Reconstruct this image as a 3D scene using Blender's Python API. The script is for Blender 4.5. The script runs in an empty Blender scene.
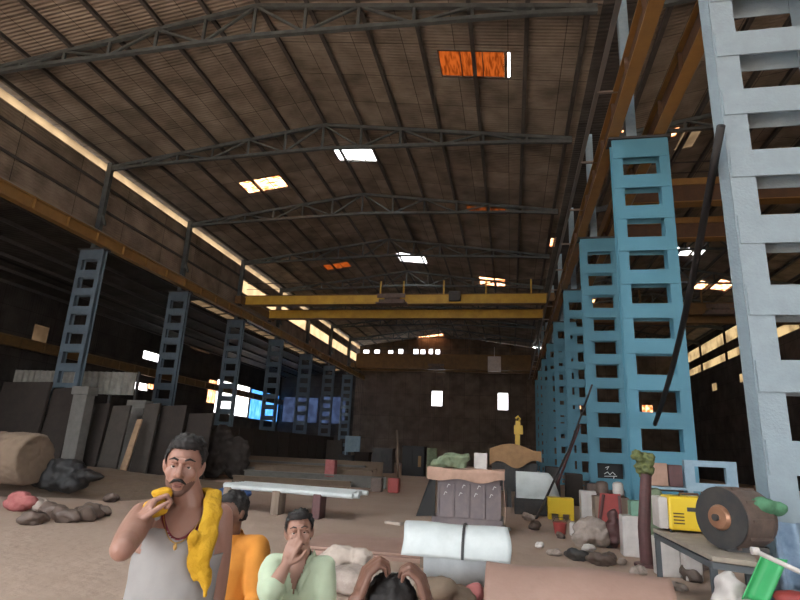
import bpy, bmesh, math, random
from mathutils import Vector, Matrix, Euler, noise
random.seed(7)
V = Vector
C = bpy.context.scene.collection
PI = math.pi
# ------------------------------------------------------------------ camera
FPX, CAMH = 550.0, 1.65
def cam_axes():
    a, b, s = 111.0, 155.0, .047
    y = V((a, -b, -FPX)); t = FPX*FPX/(b-a*s); z = V((s*t, t, -FPX))
    y.normalize(); z.normalize()
    return y.cross(z), y, z
AX, AY, AZ = cam_axes()            # world axes as seen by the camera
def P(u, v, x=None, y=None, z=None):
    """world point seen at a photo position, on the plane x=, y= or z="""
    c = V((u-400, 300-v, -FPX)); d = V((AX.dot(c), AY.dot(c), AZ.dot(c)))
    k = x/d.x if x is not None else y/d.y if y is not None else (z-CAMH)/d.z
    return V((d.x*k, d.y*k, d.z*k+CAMH))
cd = bpy.data.cameras.new('camera'); cam = bpy.data.objects.new('camera', cd); C.objects.link(cam)
cd.sensor_width = 36; cd.lens = 36*FPX/800; cd.clip_end = 400; cd.clip_start = .05
cam.matrix_world = Matrix(((AX.x, AX.y, AX.z, 0), (AY.x, AY.y, AY.z, 0), (AZ.x, AZ.y, AZ.z, CAMH), (0, 0, 0, 1)))
bpy.context.scene.camera = cam
# ------------------------------------------------------------------ materials
MATS = {}
def mat(name, col, rough=.8, metal=0., col2=None, scale=3., amount=.5, bump=0., bscale=20., kind='noise', trans=0., stretch=(1,1,1), spec=.5):
    if name in MATS: return MATS[name]
    m = bpy.data.materials.new(name); m.use_nodes = True; nt = m.node_tree; N = nt.nodes; L = nt.links
    b = N['Principled BSDF']; b.inputs['Roughness'].default_value = rough; b.inputs['Metallic'].default_value = metal
    b.inputs['Specular IOR Level'].default_value = spec
    b.inputs['Base Color'].default_value = (*col, 1)
    tc = N.new('ShaderNodeTexCoord'); mp = N.new('ShaderNodeMapping'); mp.inputs['Scale'].default_value = stretch
    L.new(tc.outputs['Object'], mp.inputs['Vector'])
    if col2:
        n = N.new('ShaderNodeTexNoise'); n.inputs['Scale'].default_value = scale; n.inputs['Detail'].default_value = 6; n.inputs['Roughness'].default_value = .65
        L.new(mp.outputs[0], n.inputs['Vector'])
        r = N.new('ShaderNodeValToRGB'); r.color_ramp.elements[0].position = .5-amount*.3; r.color_ramp.elements[1].position = .5+amount*.3
        r.color_ramp.elements[0].color = (*col, 1); r.color_ramp.elements[1].color = (*col2, 1)
        L.new(n.outputs['Fac'], r.inputs['Fac']); L.new(r.outputs[0], b.inputs['Base Color'])
    if bump:
        n2 = N.new('ShaderNodeTexNoise'); n2.inputs['Scale'].default_value = bscale; n2.inputs['Detail'].default_value = 4
        L.new(mp.outputs[0], n2.inputs['Vector'])
        bp = N.new('ShaderNodeBump'); bp.inputs['Strength'].default_value = bump; bp.inputs['Distance'].default_value = .05
        L.new(n2.outputs['Fac'], bp.inputs['Height']); L.new(bp.outputs[0], b.inputs['Normal'])
    MATS[name] = m
    return m
def translucent(name, col, col2=None, scale=(1,1,1), nscale=3.):
    if name in MATS: return MATS[name]
    m = bpy.data.materials.new(name); m.use_nodes = True; nt = m.node_tree; N = nt.nodes; L = nt.links
    N.remove(N['Principled BSDF']); t = N.new('ShaderNodeBsdfTranslucent'); t.inputs['Color'].default_value = (*col, 1)
    if col2:
        tc = N.new('ShaderNodeTexCoord'); mp = N.new('ShaderNodeMapping'); mp.inputs['Scale'].default_value = scale
        n = N.new('ShaderNodeTexNoise'); n.inputs['Scale'].default_value = nscale
        r = N.new('ShaderNodeValToRGB'); r.color_ramp.elements[0].position = .4; r.color_ramp.elements[1].position = .6
        r.color_ramp.elements[0].color = (*col, 1); r.color_ramp.elements[1].color = (*col2, 1)
        L.new(tc.outputs['Object'], mp.inputs['Vector']); L.new(mp.outputs[0], n.inputs['Vector']); L.new(n.outputs['Fac'], r.inputs['Fac']); L.new(r.outputs[0], t.inputs['Color'])
    L.new(t.outputs[0], N['Material Output'].inputs['Surface'])
    MATS[name] = m
    return m
def corrugated(name, c1, c2, axis='y', pitch=.15, sheet=(1.0, 2.4), rough=.85, rowdark=None):
    """profiled sheet: corrugation bump across `axis`, each sheet a little different in tone"""
    if name in MATS: return MATS[name]
    m = bpy.data.materials.new(name); m.use_nodes = True; nt = m.node_tree; N = nt.nodes; L = nt.links
    b = N['Principled BSDF']; b.inputs['Roughness'].default_value = rough; b.inputs['Specular IOR Level'].default_value = .2
    tc = N.new('ShaderNodeTexCoord')
    sp = N.new('ShaderNodeSeparateXYZ'); L.new(tc.outputs['Object'], sp.inputs[0])
    cb = N.new('ShaderNodeCombineXYZ')
    if axis == 'y':   L.new(sp.outputs['X'], cb.inputs['X']); L.new(sp.outputs['Y'], cb.inputs['Y'])
    elif axis == 'zy': L.new(sp.outputs['Z'], cb.inputs['Y']); L.new(sp.outputs['Y'], cb.inputs['X'])
    elif axis == 'yz': L.new(sp.outputs['Y'], cb.inputs['Y']); L.new(sp.outputs['Z'], cb.inputs['X'])
    else:             L.new(sp.outputs['X'], cb.inputs['Y']); L.new(sp.outputs['Z'], cb.inputs['X'])
    br = N.new('ShaderNodeTexBrick'); br.inputs['Scale'].default_value = 1; br.inputs['Brick Width'].default_value = sheet[1]; br.inputs['Row Height'].default_value = sheet[0]
    br.inputs['Mortar Size'].default_value = .015; br.inputs['Color1'].default_value = (*c1, 1); br.inputs['Color2'].default_value = (*c2, 1); br.offset = 0
    br.inputs['Mortar'].default_value = (c1[0]*.35, c1[1]*.35, c1[2]*.35, 1)
    L.new(cb.outputs[0], br.inputs['Vector'])
    n = N.new('ShaderNodeTexNoise'); n.inputs['Scale'].default_value = .9; n.inputs['Detail'].default_value = 8; L.new(tc.outputs['Object'], n.inputs['Vector'])
    mr = N.new('ShaderNodeMapRange'); mr.inputs['From Min'].default_value = .3; mr.inputs['From Max'].default_value = .7; mr.inputs['To Min'].default_value = .6; mr.inputs['To Max'].default_value = 1.25
    L.new(n.outputs['Fac'], mr.inputs['Value'])
    mx = N.new('ShaderNodeVectorMath'); mx.operation = 'SCALE'; L.new(br.outputs['Color'], mx.inputs[0]); L.new(mr.outputs[0], mx.inputs['Scale'])
    L.new(mx.outputs[0], b.inputs['Base Color'])
    w = N.new('ShaderNodeTexWave'); w.bands_direction = 'Y'; w.inputs['Scale'].default_value = .314/pitch*1.0; L.new(cb.outputs[0], w.inputs['Vector'])
    bp = N.new('ShaderNodeBump'); bp.inputs['Strength'].default_value = .5; bp.inputs['Distance'].default_value = .05
    L.new(w.outputs['Fac'], bp.inputs['Height']); L.new(bp.outputs[0], b.inputs['Normal'])
    MATS[name] = m
    return m
# ------------------------------------------------------------------ mesh collector
class M:
    def __init__(s): s.v = []; s.f = []
    def add(s, vs, fs):
        k = len(s.v); s.v += [V(a) for a in vs]; s.f += [tuple(i+k for i in f) for f in fs]; return s
    def box(s, c, d, rot=(0, 0, 0)):
        R = Euler(rot).to_matrix(); c = V(c); q = []
        for x in (-.5, .5):
            for y in (-.5, .5):
                for z in (-.5, .5): q.append(c+R@V((x*d[0], y*d[1], z*d[2])))
        return s.add(q, [(0,1,3,2), (4,6,7,5), (0,4,5,1), (2,3,7,6), (0,2,6,4), (1,5,7,3)])
    def span(s, a, b):
        a = V(a); b = V(b); return s.box((a+b)/2, (abs(b.x-a.x), abs(b.y-a.y), abs(b.z-a.z)))
    def bar(s, a, b, w, h=None, up=(0, 0, 1)):
        h = h or w; a = V(a); b = V(b); d = (b-a).normalized(); up = V(up)
        if abs(d.dot(up)) > .98: up = V((0, 1, 0))
        sd = d.cross(up).normalized(); u = sd.cross(d)
        q = [p+sd*(i*w/2)+u*(j*h/2) for p in (a, b) for i, j in ((-1,-1), (1,-1), (1,1), (-1,1))]
        return s.add(q, [(3,2,1,0), (4,5,6,7), (0,1,5,4), (1,2,6,5), (2,3,7,6), (3,0,4,7)])
    def tube(s, pts, r, seg=10, flat=1., up=(0, 0, 1)):
        pts = [V(p) for p in pts]; n = len(pts); rr = r if isinstance(r, (list, tuple)) else [r]*n
        q = []; ref = V(up)
        for i, p in enumerate(pts):
            d = (pts[min(i+1, n-1)]-pts[max(i-1, 0)]).normalized()
            if abs(d.dot(ref)) > .97: ref = V((0, 1, 0)) if abs(d.y) < .9 else V((1, 0, 0))
            a = d.cross(ref).normalized(); b = a.cross(d); ref = b
            for k in range(seg):
                t = 2*PI*k/seg; q.append(p+(a*math.cos(t)+b*math.sin(t)*flat)*rr[i])
        f = [(i*seg+k, i*seg+(k+1) % seg, (i+1)*seg+(k+1) % seg, (i+1)*seg+k) for i in range(n-1) for k in range(seg)]
        f += [tuple(range(seg))[::-1], tuple((n-1)*seg+k for k in range(seg))]
        return s.add(q, f)
    def ell(s, c, r, rot=(0, 0, 0), seg=16, rings=10):
        R = Euler(rot).to_matrix(); c = V(c); r = (r, r, r) if not hasattr(r, '__len__') else r; q = [c+R@V((0, 0, r[2]))]
        for i in range(1, rings):
            a = PI*i/rings
            for k in range(seg):
                t = 2*PI*k/seg; q.append(c+R@V((r[0]*math.sin(a)*math.cos(t), r[1]*math.sin(a)*math.sin(t), r[2]*math.cos(a))))
        q.append(c+R@V((0, 0, -r[2]))); e = len(q)-1; f = []
        for k in range(seg):
            k2 = (k+1) % seg; f.append((0, 1+k, 1+k2)); f.append((e, e-seg+k2, e-seg+k))
            for i in range(rings-2): f.append((1+i*seg+k, 1+(i+1)*seg+k, 1+(i+1)*seg+k2, 1+i*seg+k2))
        return s.add(q, f)
    def loft(s, rings, seg=24):
        """rings: (centre, right vec*rx, forward vec*ry)"""
        q = []; n = len(rings)
        for c, a, b in rings:
            for k in range(seg):
                t = 2*PI*k/seg; q.append(V(c)+V(a)*math.cos(t)+V(b)*math.sin(t))
        f = [(i*seg+k, i*seg+(k+1) % seg, (i+1)*seg+(k+1) % seg, (i+1)*seg+k) for i in range(n-1) for k in range(seg)]
        f += [tuple(range(seg))[::-1], tuple((n-1)*seg+k for k in range(seg))]
        return s.add(q, f)
    def lathe(s, prof, c=(0, 0, 0), axis='z', seg=24):
        q = []
        for r, h in prof:
            for k in range(seg):
                t = 2*PI*k/seg; p = V((r*math.cos(t), r*math.sin(t), h))
                if axis == 'x': p = V((p.z, p.x, p.y))
                if axis == 'y': p = V((p.y, p.z, p.x))
                q.append(V(c)+p)
        n = len(prof)
        f = [(i*seg+k, i*seg+(k+1) % seg, (i+1)*seg+(k+1) % seg, (i+1)*seg+k) for i in range(n-1) for k in range(seg)]
        f += [tuple(range(seg))[::-1], tuple((n-1)*seg+k for k in range(seg))]
        return s.add(q, f)
    def sheet(s, fn, nu, nv, th=.01):
        """a cloth-like sheet: fn(u,v)->point, given thickness"""
        g = [[V(fn(i/nu, j/nv)) for j in range(nv+1)] for i in range(nu+1)]
        q = []; idx = lambda i, j: i*(nv+1)+j
        nm = []
        for i in range(nu+1):
            for j in range(nv+1):
                a = g[min(i+1, nu)][j]-g[max(i-1, 0)][j]; b = g[i][min(j+1, nv)]-g[i][max(j-1, 0)]
                c = a.cross(b); nm.append(c.normalized() if c.length > 1e-9 else V((0, 0, 1))); q.append(g[i][j])
        q2 = [p-n*th for p, n in zip(q, nm)]; k = len(q); f = []
        for i in range(nu):
            for j in range(nv):
                a, b, c, d = idx(i, j), idx(i+1, j), idx(i+1, j+1), idx(i, j+1); f += [(a, b, c, d), (k+d, k+c, k+b, k+a)]
        rim = [idx(i, 0) for i in range(nu+1)]+[idx(nu, j) for j in range(1, nv+1)]+[idx(i, nv) for i in range(nu-1, -1, -1)]+[idx(0, j) for j in range(nv-1, 0, -1)]
        for a, b in zip(rim, rim[1:]+rim[:1]): f.append((b, a, k+a, k+b))
        return s.add(q+q2, f)
    def xf(s, R, t=(0, 0, 0)):
        s.v = [R@p+V(t) for p in s.v]; return s
    def rough(s, amp, freq, seed=0):
        s.v = [p+noise.noise_vector(p*freq+V((seed, 0, seed)))*amp for p in s.v]; return s
    def mesh(s, name):
        me = bpy.data.meshes.new(name); me.from_pydata([tuple(p) for p in s.v], [], s.f); me.update(); return me
    def build(s, name, m, parent=None, smooth=False, bevel=0., origin=None, sub=0):
        o_ = V(origin) if origin is not None else V((0, 0, 0))
        if parent is not None and origin is None:
            k = parent
            while k is not None: o_ = o_+k.location; k = k.parent
        if o_.length: s.v = [p-o_ for p in s.v]
        me = s.mesh(name)
        bm = bmesh.new(); bm.from_mesh(me); bmesh.ops.recalc_face_normals(bm, faces=bm.faces); bm.to_mesh(me); bm.free()
        me.materials.append(m if not isinstance(m, str) else MATS[m])
        if smooth:
            for p in me.polygons: p.use_smooth = True
        o = bpy.data.objects.new(name, me); C.objects.link(o)
        if parent is not None: o.parent = parent
        elif o_.length: o.location = o_
        if bevel:
            b = o.modifiers.new('bevel', 'BEVEL'); b.width = bevel; b.segments = 2; b.limit_method = 'ANGLE'
        if sub:
            b = o.modifiers.new('sub', 'SUBSURF'); b.levels = sub; b.render_levels = sub
        return o
def remesh(mc, voxel=.006, smooth=3, amp=0, freq=10, keep=None, thick=0):
    """one continuous skin round every piece in mc"""
    me = mc.mesh('tmp'); o = bpy.data.objects.new('tmp', me); C.objects.link(o)
    md = o.modifiers.new('r', 'REMESH'); md.mode = 'VOXEL'; md.voxel_size = voxel
    dg = bpy.context.evaluated_depsgraph_get(); dg.update()
    r = bpy.data.meshes.new_from_object(o.evaluated_get(dg)); bpy.data.objects.remove(o); bpy.data.meshes.remove(me)
    bm = bmesh.new(); bm.from_mesh(r)
    for _ in range(smooth): bmesh.ops.smooth_vert(bm, verts=bm.verts, factor=.5, use_axis_x=True, use_axis_y=True, use_axis_z=True)
    if amp:
        bm.normal_update()
        for v in bm.verts:
            c = v.co; n = noise.noise(V((c.x*freq, c.y*freq, c.z*freq*1.6)))+.5*noise.noise(V((c.x*freq*2.3+5, c.y*freq*2.3, c.z*freq*2.3)))
            v.co = c+v.normal*(n*amp)
    if keep:
        kill = [f for f in bm.faces if not keep(f.calc_center_median())]
        bmesh.ops.delete(bm, geom=kill, context='FACES')
    if thick:
        bm.normal_update(); bmesh.ops.solidify(bm, geom=list(bm.faces), thickness=thick)
    for f in bm.faces: f.smooth = True
    bm.to_mesh(r); bm.free(); r.materials.clear(); return r
def link(name, me, m, parent=None):
    me.name = name; me.materials.append(m if not isinstance(m, str) else MATS[m]); o = bpy.data.objects.new(name, me); C.objects.link(o)
    if parent is not None: o.parent = parent
    return o
def thing(name, label, cat, loc=(0, 0, 0), group=None):
    o = bpy.data.objects.new(name, None); C.objects.link(o); o.location = loc; tag(o, label, cat, group); return o
def tag(o, label, cat, group=None, kind='thing'):
    o['label'] = label; o['category'] = cat; o['kind'] = kind
    if group: o['group'] = group
    return o
def struct(o): o['kind'] = 'structure'; return o
def copy_tree(o, parent=None):
    c = o.copy(); C.objects.link(c)
    if parent is not None: c.parent = parent
    for ch in [k for k in bpy.data.objects if k.parent == o]: copy_tree(ch, c)
    return c
# ------------------------------------------------------------------ palette
mat('dirt', (.37, .27, .215), .95, col2=(.46, .35, .285), scale=.55, amount=1.1, bump=.5, bscale=5, spec=.15)
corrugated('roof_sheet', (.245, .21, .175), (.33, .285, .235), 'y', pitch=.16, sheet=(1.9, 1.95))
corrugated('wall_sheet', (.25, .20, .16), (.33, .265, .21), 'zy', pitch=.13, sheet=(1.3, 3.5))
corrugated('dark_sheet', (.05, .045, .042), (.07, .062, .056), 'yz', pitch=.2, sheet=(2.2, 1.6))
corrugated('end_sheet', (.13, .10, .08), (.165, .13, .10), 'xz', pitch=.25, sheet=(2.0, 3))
mat('truss_paint', (.10, .12, .12), .6, col2=(.06, .07, .075), scale=3)
mat('purlin_paint', (.065, .063, .06), .7, col2=(.09, .085, .08), scale=3)
mat('slate_paint', (.12, .16, .195), .6, col2=(.075, .11, .14), scale=4, amount=1)
mat('cyan_paint', (.07, .225, .32), .55, col2=(.09, .265, .36), scale=3, amount=1.2)
mat('white_paint', (.28, .355, .40), .6, col2=(.21, .265, .30), scale=5, amount=1.2, bump=.15, bscale=30)
mat('light_blue_paint', (.30, .42, .50), .6, col2=(.22, .33, .42), scale=4)
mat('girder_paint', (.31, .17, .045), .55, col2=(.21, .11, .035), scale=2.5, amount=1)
mat('girder_brown', (.12, .065, .035), .75, col2=(.085, .048, .03), scale=3)  # dark brown of girder webs, right crane bridge, vent slots and handle
mat('crane_yellow', (.62, .40, .05), .5, col2=(.48, .29, .04), scale=1.5)
mat('crane_brown', (.20, .11, .035), .65, col2=(.13, .075, .03), scale=2)
mat('rail_steel', (.30, .26, .23), .45, .6)
mat('dark_steel', (.035, .036, .04), .6, col2=(.06, .055, .05), scale=6)
mat('black', (.012, .012, .013), .6)
mat('galvanised', (.60, .63, .65), .4, .15, col2=(.50, .53, .55), scale=4, bump=.05, bscale=8)
mat('sheet_white', (.62, .66, .66), .45, col2=(.52, .56, .56), scale=3)
mat('rust_plate', (.42, .27, .22), .6, col2=(.33, .20, .16), scale=3, amount=1, bump=.1, bscale=14)
mat('grey_plate', (.16, .13, .14), .6, col2=(.21, .17, .17), scale=5)
mat('cardboard', (.47, .30, .23), .9, col2=(.38, .24, .18), scale=6)
mat('tan_sheet', (.36, .21, .10), .85, col2=(.28, .16, .08), scale=5, bump=.2, bscale=12)
mat('tan_dirt', (.23, .165, .115), .95, col2=(.16, .115, .085), scale=3, amount=1, bump=.5, bscale=6)
mat('wood', (.30, .235, .18), .85, col2=(.20, .15, .115), scale=5, stretch=(1, 1, .15))
mat('bright_wood', (.42, .27, .16), .85, col2=(.30, .19, .12), scale=5)
mat('concrete', (.20, .19, .175), .9, col2=(.13, .125, .115), scale=4, amount=1, bump=.3, bscale=20)
mat('slab_brown', (.05, .038, .032), .95, col2=(.028, .023, .021), scale=3, amount=1, bump=.2)
mat('slab_grey', (.085, .072, .062), .95, col2=(.05, .043, .038), scale=3, amount=1, bump=.2)
mat('machine_yellow', (.80, .55, .03), .45)
mat('plastic_white', (.62, .58, .55), .6, col2=(.5, .46, .44), scale=4)
mat('sack', (.40, .33, .29), .95, col2=(.30, .245, .215), scale=9, bump=.3, bscale=25)
mat('cream_cloth', (.50, .42, .36), .95, col2=(.42, .35, .30), scale=7, bump=.2, bscale=12)
mat('red_paint', (.33, .045, .04), .55, col2=(.26, .04, .035), scale=5)
mat('maroon', (.13, .055, .055), .6, col2=(.09, .045, .045), scale=6)
mat('green_cloth', (.22, .27, .17), .9, col2=(.15, .19, .12), scale=6, bump=.3)
mat('olive_cloth', (.20, .23, .08), .9, col2=(.10, .12, .06), scale=12, bump=.3)
mat('mint', (.18, .33, .25), .8, col2=(.15, .27, .20), scale=6)
mat('green_plastic', (.05, .42, .14), .45)
mat('blue_tarp', (.05, .12, .32), .6, col2=(.04, .09, .24), scale=6, bump=.2)
mat('pink_cloth', (.42, .15, .14), .9, col2=(.33, .10, .10), scale=6)
mat('motor_brown', (.15, .105, .085), .55, col2=(.09, .065, .055), scale=6)
mat('copper', (.40, .21, .13), .4, .5)
mat('table_top', (.36, .31, .25), .7, col2=(.28, .24, .20), scale=5)
mat('table_leg', (.09, .10, .11), .6)
mat('denim', (.30, .40, .52), .9, col2=(.20, .29, .40), scale=8)
mat('paint_mark', (.75, .75, .72), .7)
translucent('sheet_orange', (.20, .088, .034), (.12, .05, .018), (7, 1, 1), 2)
translucent('sheet_orange_dim', (.13, .06, .025), (.05, .025, .014), (3, 1, 1), 2)
translucent('sheet_clear', (.9, .93, .95))
translucent('sheet_warm', (.85, .62, .45), (.40, .18, .08), (2, 5, 1), 1.6)
translucent('sheet_eave', (.50, .41, .30), (.42, .34, .25), (1, 1, 1), 1)
translucent('sheet_side', (.36, .31, .22), (.24, .20, .14), (1, 1, 1), 1)
translucent('sheet_cream', (.135, .110, .083), (.10, .08, .06), (1, 1, 1), 1)
translucent('sheet_blue', (.10, .125, .18), (.075, .09, .13), (1, 1, 1), 1)
translucent('sheet_azure', (.10, .26, .50), (.20, .35, .5), (1, 2, 1), 1)
# ------------------------------------------------------------------ setting
XL, XR, YE, YF = -20.6, 2.75, 74.0, -9.0
RIDGE, ZE, ZR = -8.9, 15.55, 17.15
def roof(x): return ZR-(ZR-ZE)*abs(x-RIDGE)/11.7
g = M(); n = 60
g.sheet(lambda u, v: (-60+120*u, -40+150*v, .0), 60, 75, .3)
struct(g.build('floor', MATS['dirt'], origin=(0, 0, 0)))
def cut_panel(holes, u0, u1, v0, v1, fn, th, m=None):
    """panel over (u,v) with rectangular holes; fn maps (u,v,w) to a point, w runs through the thickness"""
    us = sorted({u0, u1, *[min(max(h[i], u0), u1) for h in holes for i in (0, 1)]}); vs = sorted({v0, v1, *[min(max(h[i], v0), v1) for h in holes for i in (2, 3)]})
    m = m or M(); op = lambda a, b: not any(h[0] < (us[a]+us[a+1])/2 < h[1] and h[2] < (vs[b]+vs[b+1])/2 < h[3] for h in holes) if 0 <= a < len(us)-1 and 0 <= b < len(vs)-1 else False
    for i in range(len(us)-1):
        for j in range(len(vs)-1):
            if not op(i, j): continue
            a, b, c, d = us[i], us[i+1], vs[j], vs[j+1]
            q = [fn(a, c, 0), fn(b, c, 0), fn(b, d, 0), fn(a, d, 0), fn(a, c, th), fn(b, c, th), fn(b, d, th), fn(a, d, th)]
            f = [(0, 3, 2, 1), (4, 5, 6, 7)]
            if not op(i, j-1): f.append((0, 1, 5, 4))
            if not op(i, j+1): f.append((2, 3, 7, 6))
            if not op(i-1, j): f.append((3, 0, 4, 7))
            if not op(i+1, j): f.append((1, 2, 6, 5))
            m.add(q, f)
    return m
def roof_rect(u0, v0, u1, v1):
    """footprint on the nave roof of something seen at a photo box"""
    def hit(u, v):
        z = 16.5
        for _ in range(8): z = roof(P(u, v, z=z).x)
        return P(u, v, z=z)
    a = [hit((u0+u1)/2, v0), hit((u0+u1)/2, v1)]; b = [hit(u0, (v0+v1)/2), hit(u1, (v0+v1)/2)]
    return (b[0].x, b[1].x, min(a[0].y, a[1].y), max(a[0].y, a[1].y))
nave_lights = [(roof_rect(440, 51, 505, 77), 'sheet_orange'), (roof_rect(336, 148, 376, 160), 'sheet_clear'), (roof_rect(240, 178, 287, 191), 'sheet_warm'),
               (roof_rect(399, 254, 425, 262), 'sheet_clear'), (roof_rect(467, 207, 506, 213), 'sheet_orange_dim'), (roof_rect(480, 278, 505, 286), 'sheet_warm'),
               (roof_rect(323, 263, 351, 269), 'sheet_orange'), (roof_rect(419, 335, 445, 340), 'sheet_warm'), (roof_rect(550, 238, 554, 247), 'sheet_warm')]
nave_lights += [((-15.5, -12.2, -5, 3), 'sheet_clear'), ((-5.5, -2, -5, 6), 'sheet_clear')]  # unseen clear roof panes added to brighten the near floor and people
nave_lights.append(((nave_lights[0][0][1]+.06, nave_lights[0][0][1]+.2, nave_lights[0][0][2], nave_lights[0][0][3]), 'sheet_clear'))
wn = [0]
def window(m, bar_m, mate):
    wn[0] += 1; o = struct(m.build('window_%d' % wn[0], MATS[mate]))
    if bar_m: struct(bar_m.build('window_frame', MATS['purlin_paint'], o))
    return o
r = M(); H = [h for h, _ in nave_lights]
cut_panel([h for h in H if h[0] < RIDGE], XL-.5, RIDGE, YF, YE+.3, lambda a, b, c: V((a, b, roof(a)+c)), .05, r)
cut_panel([h for h in H if h[0] > RIDGE or h[1] > RIDGE], RIDGE, XR+.2, YF, YE+.3, lambda a, b, c: V((a, b, roof(a)+c)), .05, r)
struct(r.build('ceiling_nave', MATS['roof_sheet']))
for (x0, x1, y0, y1), mt in nave_lights:
    m = M(); m.sheet(lambda u, v: (x0-.1+(x1-x0+.2)*u, y0-.1+(y1-y0+.2)*v, roof(x0-.1+(x1-x0+.2)*u)+.06), 4, 2, -.01)
    fr = M(); k = 3 if x1-x0 > 1.5 else 1
    for i in range(k+1):
        x = x0+(x1-x0)*i/k; fr.bar((x, y0, roof(x)-.0), (x, y1, roof(x)-.0), .035, .04)
    for yy in (y0, y1): fr.bar((x0, yy, roof(x0)), (x1, yy, roof(x1)), .035, .04)
    window(m, fr, mt)
# left: translucent eave strip, clerestory cladding, then the side aisle
xw = XL-.15
bays = [0, 7.4, 15, 22.6, 30.2, 37.8, 45.4, 53, 60.6, 68.2, 74]
m = M(); m.span((xw-.02, YF, 15.0), (xw-.04, YE, 15.46)); window(m, None, 'sheet_eave')
holes = []
for a, b in zip(bays, bays[1:]):
    if a >= 37: holes.append((a+.25, b-.25, 13.1, 14.1))
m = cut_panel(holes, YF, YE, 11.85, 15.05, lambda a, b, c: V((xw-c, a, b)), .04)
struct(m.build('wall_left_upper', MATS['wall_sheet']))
for h in holes:
    m = M(); m.span((xw-.06, h[0]-.1, h[2]-.1), (xw-.08, h[1]+.1, h[3]+.1)); window(m, None, 'sheet_eave')
XA = -32.0
def side_hole(u0, v0, u1, v1, x=XA):
    a = P(u0, (v0+v1)/2, x=x); b = P(u1, (v0+v1)/2, x=x); c = P((u0+u1)/2, v0, x=x); d = P((u0+u1)/2, v1, x=x)
    return (min(a.y, b.y), max(a.y, b.y), min(c.z, d.z), max(c.z, d.z))
sh = [(side_hole(32, 325, 48, 349), 'sheet_cream'), (side_hole(105, 303, 117, 310), 'sheet_cream'), (side_hole(143, 353, 164, 361), 'sheet_clear'), (side_hole(135, 383, 148, 390), 'sheet_clear'),
      (side_hole(190, 345, 210, 351), 'sheet_cream'), (side_hole(208, 380, 216, 403), 'sheet_warm'), (side_hole(148, 384, 154, 389), 'sheet_warm')]
eave = []
ZA = 10.9
low = [((56.5, 64.5, 4.7, 8.3), 'sheet_warm'), ((65, 69.3, 4.6, 8.2), 'sheet_azure'), ((69.6, 73.7, 4.6, 8.2), 'sheet_azure')]
allh = sh+eave+low
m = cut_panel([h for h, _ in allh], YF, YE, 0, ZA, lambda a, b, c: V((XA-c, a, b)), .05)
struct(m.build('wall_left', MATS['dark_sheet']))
for h, mt in allh:
    m = M(); m.span((XA-.07, h[0]-.1, h[2]-.1), (XA-.09, h[1]+.1, h[3]+.1)); window(m, None, 'sheet_clear' if h[1] == 64.5 else mt)
roofa = lambda x: 11.9-.092*(-21.1-x)
strips = []; yy = 36
while yy < YE-2:
    strips.append((-23.6, -22.75, yy, yy+1.95)); yy += 2.15 if random.random() < .72 else 4.2
m = cut_panel(strips, XA-.3, xw-.02, YF, YE+.3, lambda a, b, c: V((a, b, roofa(a)+c)), .05)
struct(m.build('ceiling_left', MATS['dark_sheet']))
for h in strips:
    m = M(); m.sheet(lambda u, v: (h[0]-.1+(h[1]-h[0]+.2)*u, h[2]-.1+(h[3]-h[2]+.2)*v, roofa(h[0]-.1+(h[1]-h[0]+.2)*u)+.06), 2, 2, -.01); window(m, None, 'sheet_cream')
for i in range(6):
    x = -22.2-1.85*i; m = M(); m.span((x-.05, 8, roofa(x)-.2), (x+.06, YE, roofa(x)-.02)); tag(m.build('roof_purlin', MATS['purlin_paint'], origin=(x, 8, roofa(x)-.2)), 'long dark steel purlin under the low side aisle roof', 'purlin', 'purlins under the side aisle roof')
# right nave shell
XRR = 21.5; RR = 12.95
def roofr(x): return 17.1-1.6*abs(x-RR)/8.55
rl = []
def rr_rect(u0, v0, u1, v1, mt):
    def hit(u, v):
        z = 16.5
        for _ in range(8): z = roofr(P(u, v, z=z).x)
        return P(u, v, z=z)
    b = [hit(u0, (v0+v1)/2), hit(u1, (v0+v1)/2)]; a = [hit((u0+u1)/2, v0), hit((u0+u1)/2, v1)]
    rl.append(((b[0].x, b[1].x, min(a[0].y, a[1].y), max(a[0].y, a[1].y)), mt))
rr_rect(621, 130, 629, 138, 'sheet_warm'); rr_rect(638, 128, 649, 138, 'sheet_clear'); rr_rect(667, 129, 677, 137, 'sheet_warm'); rr_rect(680, 130, 697, 148, 'sheet_cream')
rr_rect(589, 300, 595, 307, 'sheet_warm'); rr_rect(671, 248, 678, 256, 'sheet_clear'); rr_rect(681, 248, 691, 256, 'sheet_clear'); rr_rect(694, 248, 704, 256, 'sheet_clear')
rr_rect(696, 281, 707, 290, 'sheet_warm'); rr_rect(714, 280, 733, 291, 'sheet_warm'); rr_rect(778, 147, 800, 156, 'sheet_cream')
r = M(); H = [h for h, _ in rl]
cut_panel([h for h in H if h[0] < RR], 4.35, RR, YF, YE+.3, lambda a, b, c: V((a, b, roofr(a)+c)), .05, r)
cut_panel([h for h in H if h[1] > RR], RR, XRR+.3, YF, YE+.3, lambda a, b, c: V((a, b, roofr(a)+c)), .05, r)
struct(r.build('ceiling_right', MATS['roof_sheet']))
m = M(); m.span((XR+.1, YF-.1, 15.66), (4.5, YE+.4, 15.74)); struct(m.build('ceiling_gutter', MATS['dark_sheet']))
for (x0, x1, y0, y1), mt in rl:
    m = M(); m.sheet(lambda u, v: (x0-.08+(x1-x0+.16)*u, y0-.1+(y1-y0+.2)*v, roofr(x0-.08+(x1-x0+.16)*u)+.06), 4, 2, -.01); window(m, None, mt)
holes = []
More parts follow.
